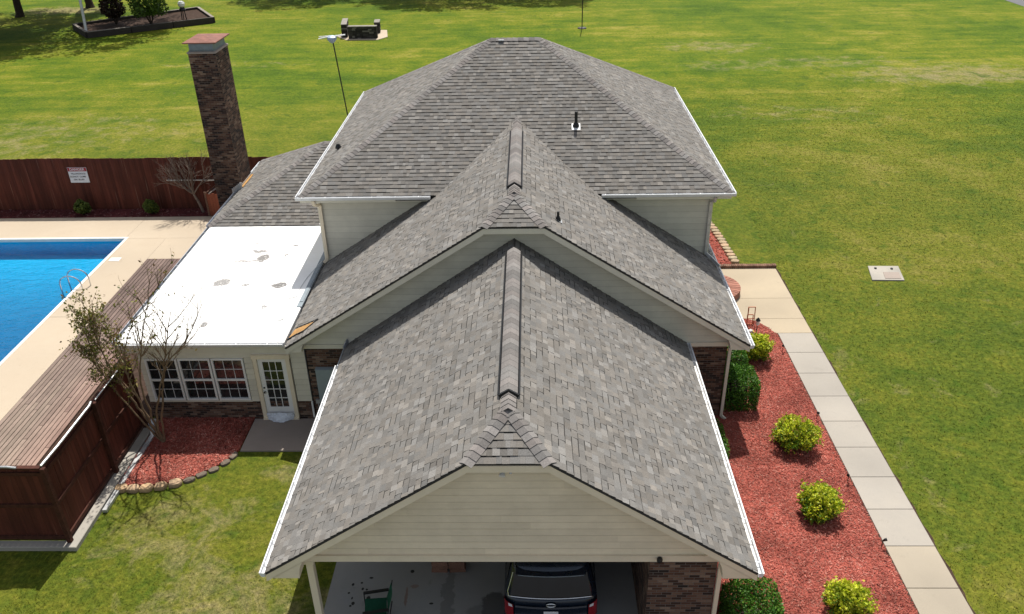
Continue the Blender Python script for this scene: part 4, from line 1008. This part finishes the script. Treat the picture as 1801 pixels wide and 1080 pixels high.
for k in range(len(P)-1):
    for q in range(5):
        t_ = q/5; p0 = P[max(k-1, 0)]; p1 = P[k]; p2 = P[k+1]; p3 = P[min(k+2, len(P)-1)]
        Q.append(tuple(.5*((2*b)+(c-a)*t_+(2*a-5*b+4*c-d)*t_**2+(-a+3*b-3*c+d)*t_**3) for a, b, c, d in zip(p0, p1, p2, p3)))
m.tube(Q, .010, 6); o = m.build('cable', 'galv'); tag(o, 'loose thin cable lying in a loop on the white flat roof', 'cable')

m = MB(); rnd = random.Random(8); ya = 7.6; wa = .1
while ya < 29.7:
    yb = ya+rnd.uniform(.15, .4); wb2 = rnd.uniform(.015, .10)
    m.poly([(9.755, ya, .006), (9.76+wa, ya, .006), (9.76+wb2, yb, .006), (9.755, yb, .006)]); ya, wa = yb, wb2
m.box(8.515, 8.565, 7.6, 24.6, .0, .052); struct(m.build('soil', 'soil'), 'narrow line of bare dark earth along both edges of the walk', 'soil')
# ------------------------------------------------------------------ trees
def curve_pts(pts, n=6, wob=.0, rnd=None):
    out = []
    for k in range(len(pts)-1):
        p0 = Vector(pts[max(k-1, 0)]); p1 = Vector(pts[k]); p2 = Vector(pts[k+1]); p3 = Vector(pts[min(k+2, len(pts)-1)])
        for q in range(n):
            t = q/n; v = .5*((2*p1)+(p2-p0)*t+(2*p0-5*p1+4*p2-p3)*t*t+(-p0+3*p1-3*p2+p3)*t**3)
            if rnd and wob: v += Vector((rnd.gauss(0, wob), rnd.gauss(0, wob), 0))
            out.append(v)
    out.append(Vector(pts[-1])); return out
def twigs(mb, start, d, L, r, depth, rnd, tips, spread=.5, up=.25, kids=(2, 4), sides=5):
    d = Vector(d).normalized(); n = 4; P = [Vector(start)]; dd = d.copy()
    for k in range(n):
        dd = (dd+Vector((rnd.gauss(0, .10), rnd.gauss(0, .10), rnd.gauss(0, .08)+up*.12))).normalized(); P.append(P[-1]+dd*L/n)
    mb.tube(P, [r*(1-.55*k/n) for k in range(n+1)], sides if r > .012 else 3, cap=False)
    tips.append((P[-1], dd)); tips.append((P[2], dd))
    if depth > 0:
        for _ in range(rnd.randint(*kids)):
            k = rnd.choice((2, 3, 4)); v = Vector((rnd.gauss(0, 1), rnd.gauss(0, 1), rnd.gauss(0, .7))); v -= dd*v.dot(dd)
            nd = (dd+v.normalized()*spread*rnd.uniform(.6, 1.3)+Vector((0, 0, up))).normalized()
            twigs(mb, P[k], nd, L*rnd.uniform(.55, .85), r*.58, depth-1, rnd, tips, spread, up, kids, sides)
# crape myrtle in the window bed
rnd = random.Random(51); cm = thing('myrtle_tree', 'multi stemmed small tree with olive leaves on its left stems growing in the window bed', 'tree', (-10.78, 18.82, 0))
mt_ = MB(); ml = MB(); b0 = Vector((-10.78, 18.82, 0))
CL = [(.15, .16, .030), (.20, .20, .035), (.10, .11, .025), (.22, .16, .05), (.14, .09, .045)]
stems = [([b0, (-10.62, 18.75, .9), (-10.35, 18.7, 1.9), (-10.08, 18.65, 2.8), (-9.8, 18.62, 3.7), (-9.5, 18.6, 4.55)], .036, .12, 15),
         ([b0, (-10.75, 18.72, 1.0), (-10.35, 18.66, 2.1), (-9.95, 18.6, 2.95), (-9.4, 18.6, 3.5), (-9.0, 18.6, 4.1)], .035, .05, 8),
         ([b0, (-10.95, 18.75, .8), (-11.10, 18.7, 1.7), (-11.15, 18.62, 2.5), (-11.0, 18.6, 3.4), (-10.55, 18.6, 4.3)], .040, .8, 12),
         ([b0, (-11.0, 18.8, .7), (-11.25, 18.75, 1.5), (-11.5, 18.7, 2.4), (-11.7, 18.65, 3.5), (-11.65, 18.6, 4.6)], .040, 3.0, 13),
         ([b0, (-11.1, 18.8, .6), (-11.45, 18.75, 1.4), (-11.75, 18.65, 2.2), (-11.88, 18.6, 3.1), (-11.95, 18.6, 3.9)], .034, 3.0, 9),
         ([b0, (-10.9, 18.8, 1.0), (-10.9, 18.7, 2.2), (-10.6, 18.65, 3.3), (-10.25, 18.6, 4.3), (-9.95, 18.6, 5.0)], .035, .6, 12)]
for pts, r, lf, nb in stems:
    P = curve_pts(pts, 5, .012, rnd); N_ = len(P); mt_.tube(P, [r*(1-.75*k/(N_-1)) for k in range(N_)], 7, cap=False); tips = []
    for q in range(nb):
        k = rnd.randint(int(N_*.42), N_-1); d = (P[min(k+1, N_-1)]-P[max(k-1, 0)]).normalized()
        v = Vector((rnd.gauss(0, 1), rnd.gauss(0, .7), rnd.gauss(.3, .5)))
        twigs(mt_, P[k], d*.9+v.normalized()*.5, rnd.uniform(.4, .85) if lf < 5 else rnd.uniform(.22, .5), .017, 2, rnd, tips, .55, .35, (2, 3))
    for p, d in tips:
        nl = int(lf) if lf >= 1 else (1 if rnd.random() < lf else 0)
        if nl: leafquads(ml, [p+Vector((rnd.gauss(0, .07), rnd.gauss(0, .07), rnd.gauss(0, .07))) for _ in range(nl)], .068, CL, rnd)
for (cx, cy, cz, rr, n) in ((-11.75, 18.6, 2.5, .32, 200), (-11.3, 18.6, 2.9, .34, 110), (-11.75, 18.6, 4.3, .40, 380), (-11.45, 18.6, 3.8, .38, 200), (-11.95, 18.6, 3.5, .30, 190)):
    for q in range(n//18):
        c = Vector((cx+rnd.gauss(0, rr*.55), cy+rnd.gauss(0, rr*.5), cz+rnd.gauss(0, rr*.55)))
        leafquads(ml, [c+Vector((rnd.gauss(0, .07), rnd.gauss(0, .07), rnd.gauss(0, .06))) for _ in range(18)], .072, CL, rnd)
mt_.build('trunk', 'bark', cm); ml.build('crown', 'leaf', cm)
# bare tree by the gate
rnd = random.Random(52); bt = thing('bare_tree', 'leafless grey tree with fan of fine twigs before the dark back fence', 'tree', (-15.55, 36.0, 0)); m = MB(); tips = []
tr = curve_pts([(-15.55, 36.0, 0), (-15.68, 36.0, .5), (-15.85, 36.02, .95)], 4, .006, rnd); m.tube(tr, [.075-.003*k for k in range(len(tr))], 8); m.build('trunk', 'bark_grey', bt)
m = MB(); a = tr[-1]
for d in ((-1.2, .1, .62), (-.9, -.5, .9), (-.5, .4, 1.1), (-.15, -.2, 1.2), (.25, .3, 1.15), (.75, -.1, .75), (.6, .4, .95), (-.7, .2, .75), (-1.0, .4, .9), (.1, -.5, 1.1)): twigs(m, a, d, rnd.uniform(.7, .95), .034, 4, rnd, tips, .48, .16, (2, 4))
m.build('crown', 'bark_grey', bt)
# big lawn trees: trunk with limbs, crown of leaf clumps
def big_tree(label, loc, h, th, r, seed, n, pal, group, dens=.78, lean=(0, 0)):
    rnd = random.Random(seed); t = thing('shade_tree', label, 'tree', loc, group); x, y, _ = loc
    m = MB(); P = curve_pts([(x, y, -.1), (x+.1, y, th*.5), (x-.05+lean[0]*.25, y+.1+lean[1]*.25, th), (x+.1+lean[0]*.9, y+lean[1]*.9, h*.62)], 5, .03, rnd); m.tube(P, [.42*(1-.6*k/(len(P)-1)) if k else .55 for k in range(len(P))], 10)
    tips = []
    for k in range(9):
        a = k*2.4+rnd.random(); twigs(m, P[8+k % 7], (math.cos(a), math.sin(a), .6), r*.55, .14, 2, rnd, tips, .6, .15, (2, 3), 6)
    m.build('trunk', 'bark_dark', t); m = MB()
    cl = [p for p, d in tips]; x += lean[0]; y += lean[1]
    while len(cl) < n:
        a = rnd.uniform(0, 6.28); q = r*math.sqrt(rnd.random()); z = rnd.uniform(-1, 1)
        cl.append(Vector((x+q*math.cos(a), y+q*math.sin(a), th+(h-th)*(.5+.5*z*math.sqrt(max(.06, 1-(q/r)**2))))))
    for c in cl:
        if rnd.random() > dens: continue
        s = rnd.uniform(.35, .8); leafquads(m, [Vector(c)+Vector((rnd.gauss(0, s*.75), rnd.gauss(0, s*.75), rnd.gauss(0, s*.4))) for _ in range(46)], .30, pal, rnd, .3)
    m.build('crown', 'leaf', t); return t
TG = [(.045, .085, .016), (.065, .11, .02), (.085, .13, .025), (.035, .065, .014)]
TGR = 'shade trees at the far side of the lawn'
big_tree('dark trunked shade tree at the upper left corner, the one nearest the left edge', (-53.0, 88.6, 0), 16, 4.6, 8.4, 61, 520, TG, TGR)
big_tree('dark trunked shade tree behind the timber bed and its pale post', (-48.0, 93.6, 0), 17, 6.2, 9.0, 62, 560, TG, TGR, .74, (6.5, -8.5))
t3 = big_tree('shade tree just past the left edge whose crown shades the lawn corner', (-50.6, 77.3, 0), 13, 5.2, 8.4, 63, 520, TG, TGR, .9)
for k, (x, y, lb, s) in enumerate(((-25.5, 101.3, 'shade tree past the far edge casting the shadow above the chimney', .8), (-9.3, 101.6, 'shade tree past the far edge casting the wide shadow behind the roof ridge', 1.0), (1.5, 99.4, 'shade tree past the far edge casting the shadow next to the thin pole', .75))):
    dup(t3, (x, y, 0), k*2.1+.7, lb, s)
# ------------------------------------------------------------------ far lawn features
tb = thing('timber_bed', 'low raised bed edged with dark weathered timbers at the upper left', 'planter bed', (-38, 81, 0))
A_, B_, C_, D_ = (-43.7, 81.3), (-40.5, 77.2), (-31.0, 83.6), (-34.6, 89.6)
m = MB(); m.poly([(*A_, .34), (*B_, .34), (*C_, .34), (*D_, .34)]); m.build('soil', 'soil', tb)
rnd = random.Random(77)
for (a, b, nn) in ((A_, B_, 1), (B_, C_, 3), (C_, D_, 2), (D_, A_, 2)):
    for k in range(nn):
        p = Vector((*a, 0)).lerp(Vector((*b, 0)), k/nn); q = Vector((*a, 0)).lerp(Vector((*b, 0)), (k+.985)/nn); m = MB()
        for z, c in ((.14, .05), (.40, .05)):
            m.bar(p+Vector((0, 0, z)), q+Vector((0, 0, z)), .30, .25, col=(c, c*.85, c*.75))
        m.bar(p+Vector((0, 0, .545)), q+Vector((0, 0, .545)), .26, .035, col=(.26, .23, .20) if (k == 0 or a == C_) else (.09, .08, .07)); m.build('timber', 'timber', tb)
pp = MB(); pp.tube([(-41.0, 78.1, .2), (-41.05, 78.4, 1.6), (-41.1, 78.7, 3.3)], .13, 10); tag(pp.build('pale_post', 'galv'), 'pale leaning post at the near corner of the timber bed', 'post')
def far_shrub(label, x, y, r, h, seed, pal, n, z=.3):
    rnd = random.Random(seed); t = thing('garden_shrub', label, 'shrub', (x, y, z)); m = MB()
    leafquads(m, [Vector((x, y, z))+p for p in blob_points(n, r, r, h*.55, rnd, .4, .5, h*.52, 2, 20)], .22, pal, rnd); m.build('foliage', 'leaf', t); m = MB()
    for k in range(6): m.tube([(x, y, z), (x+.5*r*math.cos(k), y+.5*r*math.sin(k), z+h*.6)], [.07, .02], 5)
    m.build('stem', 'bark_dark', t)
far_shrub('dark maroon rounded shrub in the timber bed', -39.9, 82.0, 1.25, 2.7, 81, [(.035, .022, .018), (.055, .03, .022), (.04, .035, .018)], 1600)
far_shrub('bright green leafy shrub in the middle of the timber bed', -36.2, 81.3, 1.75, 3.7, 82, [(.07, .13, .02), (.10, .17, .025), (.05, .09, .018)], 2600)
gs = thing('garden_figure', 'small dark garden figure with a white top standing in the timber bed', 'garden figure', (-33.9, 83.7, .34)); m = MB()
for k in (-.22, .22): m.tube([(-33.9+k, 83.7, .34), (-33.9+k*.7, 83.7, 1.2)], .05, 8); m.tube([(-33.9, 83.5+.3*abs(k), .34), (-33.9, 83.7, 1.15)], .04, 6)
m.lathe([(.3, 1.15), (.34, 1.25), (.2, 1.5)], -33.9, 83.7, 12); m.build('stand', 'black', gs); m = MB(); m.lathe([(.16, 1.5), (.30, 1.62), (.34, 1.85), (.22, 2.05), (.05, 2.1)], -33.9, 83.7, 14); m.build('white_top', 'white', gs)
bq = thing('stone_fireplace', 'small U shaped dark stone fireplace on a pale pad in the lawn', 'fireplace', (-15.1, 76.2, 0)); m = MB(); m.prism([(-17.3, 76.0), (-16.2, 74.5), (-13.4, 74.4), (-12.7, 75.6), (-13.2, 78.6), (-17.0, 79.0)], -.02, .05, axis='z'); m.build('pad', 'deck_conc', bq)
def rubble(m, p, q, th, h, rnd, topc=(.26, .24, .21)):
    p = Vector((*p, 0)); q = Vector((*q, 0)); L = (q-p).length; d = (q-p)/L; nn = Vector((-d.y, d.x, 0)); z = 0
    while z < h-.04:
        hh = min(rnd.uniform(.11, .18), h-z); s = 0
        while s < L:
            w = min(rnd.uniform(.2, .42), L-s); g = rnd.choice((.03, .045, .06, .04, .035, .16)); o = rnd.uniform(0, .05)
            c = [p+d*s-nn*(th/2+o), p+d*(s+w-.012)-nn*(th/2+o), p+d*(s+w-.012)+nn*(th/2+o), p+d*s+nn*(th/2+o)]
            m.prism([(v.x, v.y) for v in c], z, z+hh-.012, (g*1.1, g, g*.9), axis='z'); s += w
        z += hh
    c = [p-nn*th*.6, q-nn*th*.6, q+nn*th*.6, p+nn*th*.6]; m.prism([(v.x, v.y) for v in c], h, h+.06, topc, axis='z')
rnd = random.Random(71)
for (p, q, h) in (((-16.05, 75.15), (-13.5, 75.1), 1.05), ((-16.5, 75.5), (-16.9, 78.4), 1.12), ((-13.85, 77.2), (-14.0, 78.6), .95), ((-16.5, 78.4), (-14.2, 78.4), .3)):
    m = MB(); rubble(m, p, q, .42, h, rnd); m.build('stone_wall', 'stone', bq)
fp = thing('thin_pole', 'thin dark metal pole standing on a small base at the far middle of the lawn', 'pole', (4.75, 78.2, 0)); m = MB(); m.tube([(4.75, 78.2, 0), (4.75, 78.2, 6.5)], .045, 8); m.build('shaft', 'black', fp); m = MB(); m.lathe([(.42, 0), (.40, .07), (.12, .12)], 4.75, 78.2, 14); m.build('base', 'black', fp)
an = thing('aerial_mast', 'tall thin mast with a blue-grey dish and white arms behind the upper roof', 'aerial', (-7.66, 34.5, 0)); m = MB(); m.tube([(-7.66, 34.5, 0), (-7.80, 34.5, 5.0), (-8.06, 34.5, 8.2)], .026, 8); m.build('mast', 'black', an)
m = MB(); m.lathe([(.02, 8.05), (.12, 8.12), (.20, 8.22), (.20, 8.31), (.10, 8.36)], -8.08, 34.5, 16); m.build('dish', 'dish', an)
for s in (-1, 1):
    m = MB(); m.bar((-8.08, 34.5-.08*s, 8.33), (-8.08+.52*s*(1.0 if s > 0 else .9), 34.5-.1+.25*s, 8.33+.02*s), .045, .03); m.bar((-8.08+.1*s, 34.62, 8.33), (-8.08+.50*s, 34.6+.2*s, 8.34), .03, .03); m.build('arm', 'white', an)

# ------------------------------------------------------------------ under the carport: car, chair, paving blocks
CXx, CYy = .355, 12.02
car = thing('parked_car', 'dark blue sport utility vehicle parked in the carport with its rear to the lawn', 'car', (CXx, CYy, .03))
def outline(yr, yf, hw, n=10, rc=.16, bow=.09):
    P = []
    for k in range(n+1):
        x = -hw+rc*.5+(2*hw-rc)*k/n; u = x/hw; P.append((x, yr+bow*u*u+(.10 if k in (0, n) else 0)*rc/.16*.4))
    Q = [(hw, yr+bow+rc*.8), (hw, yr+(yf-yr)*.5), (hw*.99, yf-.35)]
    F = [(hw*.9*(1-2*k/6), yf-.22*abs(1-2*k/6)**2.2) for k in range(7)]
    L = [(-x, y) for x, y in Q[::-1]]
    return P+Q+F+L
def loft(m, levels):
    i0 = len(m.v); n = None
    for (z, yr, yf, hw) in levels:
        o = outline(yr, yf, hw); n = len(o); m.v += [(CXx+x, CYy+y, z+.03) for x, y in o]
    for l in range(len(levels)-1):
        for k in range(n):
            a = i0+l*n+k; b = i0+l*n+(k+1) % n; m.f.append((a, b, b+n, a+n)); m.c.append((1, 1, 1))
    m.f.append(tuple(i0+(len(levels)-1)*n+k for k in range(n))); m.c.append((1, 1, 1))
m = MB(); loft(m, [(.34, .16, 5.15, .94), (.42, .03, 5.28, .985), (.62, .0, 5.32, 1.0), (.66, .05, 5.32, 1.0), (.92, .05, 5.32, 1.0), (1.06, .055, 5.27, .99), (1.13, .07, 5.15, .975), (1.16, .10, 5.0, .96)]); body = m.build('body', 'car_paint', car, True)
m = MB(); loft(m, [(1.10, .09, 3.95, .955), (1.22, .11, 3.75, .945), (1.45, .20, 3.25, .89), (1.68, .29, 2.85, .82), (1.78, .33, 2.65, .775), (1.86, .45, 2.5, .70), (1.90, .70, 2.3, .58)]); cab = m.build('cabin', 'car_paint', car, True)
def rear_strip(x0, x1, z0, y0, z1, y1, hw, bow, off, n=14, taper=.0):
    m = MB(); rows = []
    for (z, y, tp) in ((z0, y0, 0), (z1, y1, taper)):
        rows.append([(CXx+x*(1-tp), CYy+y+bow*(x/hw)**2-off, z+.03) for x in [x0+(x1-x0)*k/n for k in range(n+1)]])
    for k in range(n): m.poly([rows[0][k], rows[0][k+1], rows[1][k+1], rows[1][k]])
    return m
rear_strip(-.86, .86, 1.215, .108, 1.70, .297, .95, .09, .016, 14, .11).build('rear_window', 'car_glass', cab, True)
def band(x0, x1, z, y, bow, r, mat, name, par, n=16, hw=.95):
    m = MB(); m.tube([(CXx+x, CYy+y+bow*(x/hw)**2, z+.03) for x in [x0+(x1-x0)*k/n for k in range(n+1)]], r, 8); return m.build(name, mat, par, True)
band(-.90, .90, 1.195, .082, .09, .017, 'chrome', 'window_trim', cab); 
m = MB(); m.tube([(CXx-.90, CYy+.155, 1.22), (CXx-.915, CYy+.20, 1.32), (CXx-.86, CYy+.27, 1.5), (CXx-.80, CYy+.36, 1.72)], .010, 6); m.build('window_trim', 'chrome', cab)
m = rear_strip(-.74, .74, 1.72, .215, 1.775, .40, .95, .09, .0); m.build('spoiler', 'car_paint', cab, True); band(-.70, .70, 1.715, .205, .09, .011, 'grey_metal', 'spoiler_edge', cab)
m = rear_strip(-.76, .76, .945, .03, 1.005, .025, .95, .09, .012); m.build('chrome_bar', 'chrome', body, True)
for s in (-1, 1):
    m = MB(); xs = [.80, .87, .94, .985, 1.004]; ysn = [.10, .118, .15, .21, .34]; zz = [(.66, 1.03), (.66, 1.06), (.66, 1.09), (.67, 1.10), (.70, 1.07)]
    for k in range(4): m.poly([(CXx+s*xs[k], CYy+ysn[k]-.03, zz[k][0]+.03), (CXx+s*xs[k+1], CYy+ysn[k+1]-.03*(k < 3), zz[k+1][0]+.03), (CXx+s*xs[k+1], CYy+ysn[k+1]-.03*(k < 3), zz[k+1][1]+.03), (CXx+s*xs[k], CYy+ysn[k]-.03, zz[k][1]+.03)])
    tl = m.build('tail_light', 'tail_red', body)
    m = MB(); m.poly([(CXx+s*.815, CYy+.062, 1.0), (CXx+s*.90, CYy+.098, 1.0), (CXx+s*.91, CYy+.102, 1.085), (CXx+s*.83, CYy+.066, 1.075)]); m.build('reversing_lens', 'lens', tl)
    for y in (.95, 4.2):
        m = MB(); m.tube([(CXx+s*.74, CYy+y, .42), (CXx+s*.99, CYy+y, .42)], .39, 24); w = m.build('wheel', 'rubber', car); m = MB(); m.tube([(CXx+s*.985, CYy+y, .42), (CXx+s*1.0, CYy+y, .42)], [.26, .24], 20); m.build('rim', 'galv', w)
    m = MB(); p = [(CXx+s*.95, CYy+.55, 1.25), (CXx+s*.945, CYy+3.4, 1.25), (CXx+s*.86, CYy+2.75, 1.7), (CXx+s*.86, CYy+.65, 1.7)]; m.poly(p); m.build('side_window', 'car_glass', cab)
    m = MB(); m.tube([(CXx+s*.66, CYy+.75, 1.96), (CXx+s*.68, CYy+1.0, 2.0), (CXx+s*.68, CYy+2.3, 2.0), (CXx+s*.66, CYy+2.5, 1.95)], .02, 8); m.build('roof_rail', 'black', cab)
    m = MB(); m.bbox(CXx+s*1.04-.1, CXx+s*1.04+.1, CYy+3.2, CYy+3.3, 1.15, 1.33, .03); m.build('mirror', 'car_paint', car)
    m = MB(); m.bbox(CXx+s*.72-.2, CXx+s*.72+.2, CYy+5.14, CYy+5.28, .82, 1.0, .02); m.build('headlight', 'lens', body)
m = MB(); m.tube([(CXx, CYy+.028, 1.10), (CXx, CYy+.010, 1.10)], 1, 28); 
m.v = [(CXx+(x-CXx)*.098, y, 1.102+(z-1.10)*.043) for x, y, z in m.v]; bd = m.build('badge', 'car_paint', body)
m = MB(); m.tube([(CXx+.102*math.cos(a*math.pi/16), CYy+.012, 1.102+.046*math.sin(a*math.pi/16)) for a in range(33)], .008, 6, cap=False); m.build('badge_rim', 'chrome', bd)
o = text('Ford', .075, (CXx, CYy+.006, 1.10), 'chrome', None, 'badge_lettering', shear=.3, sx=1.15); o.parent = bd; o.location = Vector((CXx, CYy+.006, 1.10))-car.location
m = MB(); m.bbox(CXx-.155, CXx+.155, CYy+.012, CYy+.03, .73, .90, .005); m.build('licence_plate', 'plate', body)
m = MB(); m.box(CXx-.80, CXx+.80, CYy-.012, CYy+.10, .55, .60); m.build('bumper_step', 'black', body)
# folding chair
ch = thing('folding_chair', 'green canvas folding camp chair on the carport floor', 'chair', (-3.50, 12.5, .03))
c0, s0 = math.cos(R(8)), math.sin(R(8))
def CP(x, y, z): return (-3.50+c0*x-s0*y, 12.5+s0*x+c0*y, .03+z)
m = MB(); nx = 8; g = [[CP(-.24+.48*i/nx, -.25+.5*j/nx, .42+.05*abs(2*j/nx-1)**2+.03*(1-i/nx)-.02) for j in range(nx+1)] for i in range(nx+1)]
for i in range(nx):
    for j in range(nx): m.poly([g[i][j], g[i+1][j], g[i+1][j+1], g[i][j+1]])
m.build('seat', 'green_cloth', ch, True)
m = MB(); g = [[CP(.23+.14*i/nx+.03*math.sin(math.pi*j/nx), -.27+.54*j/nx, .42+.46*i/nx) for j in range(nx+1)] for i in range(nx+1)]
for i in range(nx):
    for j in range(nx): m.poly([g[i][j], g[i+1][j], g[i+1][j+1], g[i][j+1]])
m.build('backrest', 'green_cloth', ch, True)
m = MB()
for y in (-.28, .28):
    m.bar(CP(-.26, y, .63), CP(.30, y, .66), .07, .025)
m.build('armrest', 'black', ch)
for (a, b) in ((CP(-.26, .28, 0), CP(-.25, .28, .63)), (CP(-.26, -.28, 0), CP(-.25, -.28, .63)), (CP(.22, .29, 0), CP(.40, .29, .92)), (CP(.22, -.29, 0), CP(.40, -.29, .92)), (CP(.24, -.28, .02), CP(.26, .28, .45)), (CP(.24, .28, .02), CP(.26, -.28, .45)), (CP(-.26, -.28, .02), CP(-.24, .28, .42)), (CP(-.26, .28, .02), CP(-.24, -.28, .42))):
    m = MB(); m.tube([a, b], .013, 7); m.build('leg', 'black', ch)
PB = 'stacked brown paving blocks in the carport'
for c, x in enumerate((-2.24, -1.84)):
    for k in range(3):
        rnd = random.Random(300+c*3+k); m = MB(); g = rnd.uniform(.85, 1.15)
        m.bbox(-.19, .19, -.15, .15, 0, .098, .012, (.20*g, .108*g, .075*g)); o = m.build('paving_block', 'redbrick'); o.location = (x+rnd.uniform(-.015, .02), 14.08+rnd.uniform(-.015, .015), .03+.10*k); o.rotation_euler = (0, 0, rnd.uniform(-.05, .05))
        tag(o, ('%s brown paving block of the %s stack in the carport' % (('lowest', 'middle', 'topmost')[k], ('stack away from the car', 'stack next to the car')[c])).replace('of the stack', 'of the stack').replace(' stack in', ' in'), 'paving block', PB)

# ------------------------------------------------------------------ grass blades over the nearer lawn
rng = np.random.default_rng(5)
COLS = []
def grass(n, xr, yr, keep, hgt, wid, seed):
    g = np.random.default_rng(seed); x = g.uniform(*xr, n); y = yr[0]+(yr[1]-yr[0])*g.random(n)**1.5; k = keep(x, y); x = x[k]; y = y[k]; n = len(x)
    a = g.uniform(0, 6.283, n); fade = np.clip((yr[1]-y)/14, .0, 1); h = hgt*g.uniform(.3, 1.1, n)*(.25+.75*fade); w = wid*g.uniform(.6, 1.3, n)*(1+.02*(y-12)); lx = g.normal(0, .8, n)*h; ly = g.normal(0, .8, n)*h
    V = np.zeros((n, 3, 3), dtype=np.float32); ca, sa = np.cos(a)*w/2, np.sin(a)*w/2
    V[:, 0] = np.stack([x-ca, y-sa, np.zeros(n)], 1); V[:, 1] = np.stack([x+ca, y+sa, np.zeros(n)], 1); V[:, 2] = np.stack([x+lx, y+ly, h], 1)
    k = g.choice([.5, .8, 1.15, 1.6], n, p=[.25, .27, .28, .20])*g.uniform(.85, 1.15, n); COLS.append(np.stack([k*1.04, k, k*.95, np.ones(n)], 1).astype(np.float32))
    return V.reshape(-1, 3)
def k_right(x, y):
    return (x > 9.85+.05*np.sin(y*3)) & ~((x > 13.1) & (x < 14.8) & (y > 28.4) & (y < 29.9)) & (x < 2.5+.78*y)
def k_far(x, y): return (x > 8.5) & (y > 30)
def k_left(x, y):
    a = (x < -4.85) & (y < 18.36) & (x > -12.2) & ~((x < -11.25) & (y > 14.55))
    bed = np.array([inpoly(float(p), float(q), BLo) for p, q in zip(x, y)]); return a & ~bed
BLo = [(-11.6, 16.72), (-10.5, 16.72), (-9.6, 16.95), (-9.0, 17.35), (-8.45, 18.0), (-8.35, 18.5), (-8.3, 20), (-11.6, 20)]
V = np.concatenate([grass(260000, (9.8, 48), (11.5, 62), k_right, .045, .020, 1), grass(80000, (-13, -4.8), (10.5, 18.4), k_left, .042, .018, 2)])
me = bpy.data.meshes.new('grass'); n = len(V)//3
me.vertices.add(len(V)); me.vertices.foreach_set('co', V.ravel()); me.loops.add(n*3); me.loops.foreach_set('vertex_index', np.arange(n*3, dtype=np.int32)); me.polygons.add(n)
me.polygons.foreach_set('loop_start', np.arange(0, n*3, 3, dtype=np.int32)); me.polygons.foreach_set('loop_total', np.full(n, 3, dtype=np.int32)); me.update(calc_edges=True); me.materials.append(MT['blade']); at = me.color_attributes.new('Col', 'FLOAT_COLOR', 'CORNER'); at.data.foreach_set('color', np.repeat(np.concatenate(COLS), 3, axis=0).ravel())
go = bpy.data.objects.new('grass', me); S.collection.objects.link(go); tag(go, 'short mown grass blades of the near lawn', 'grass', None, 'stuff')
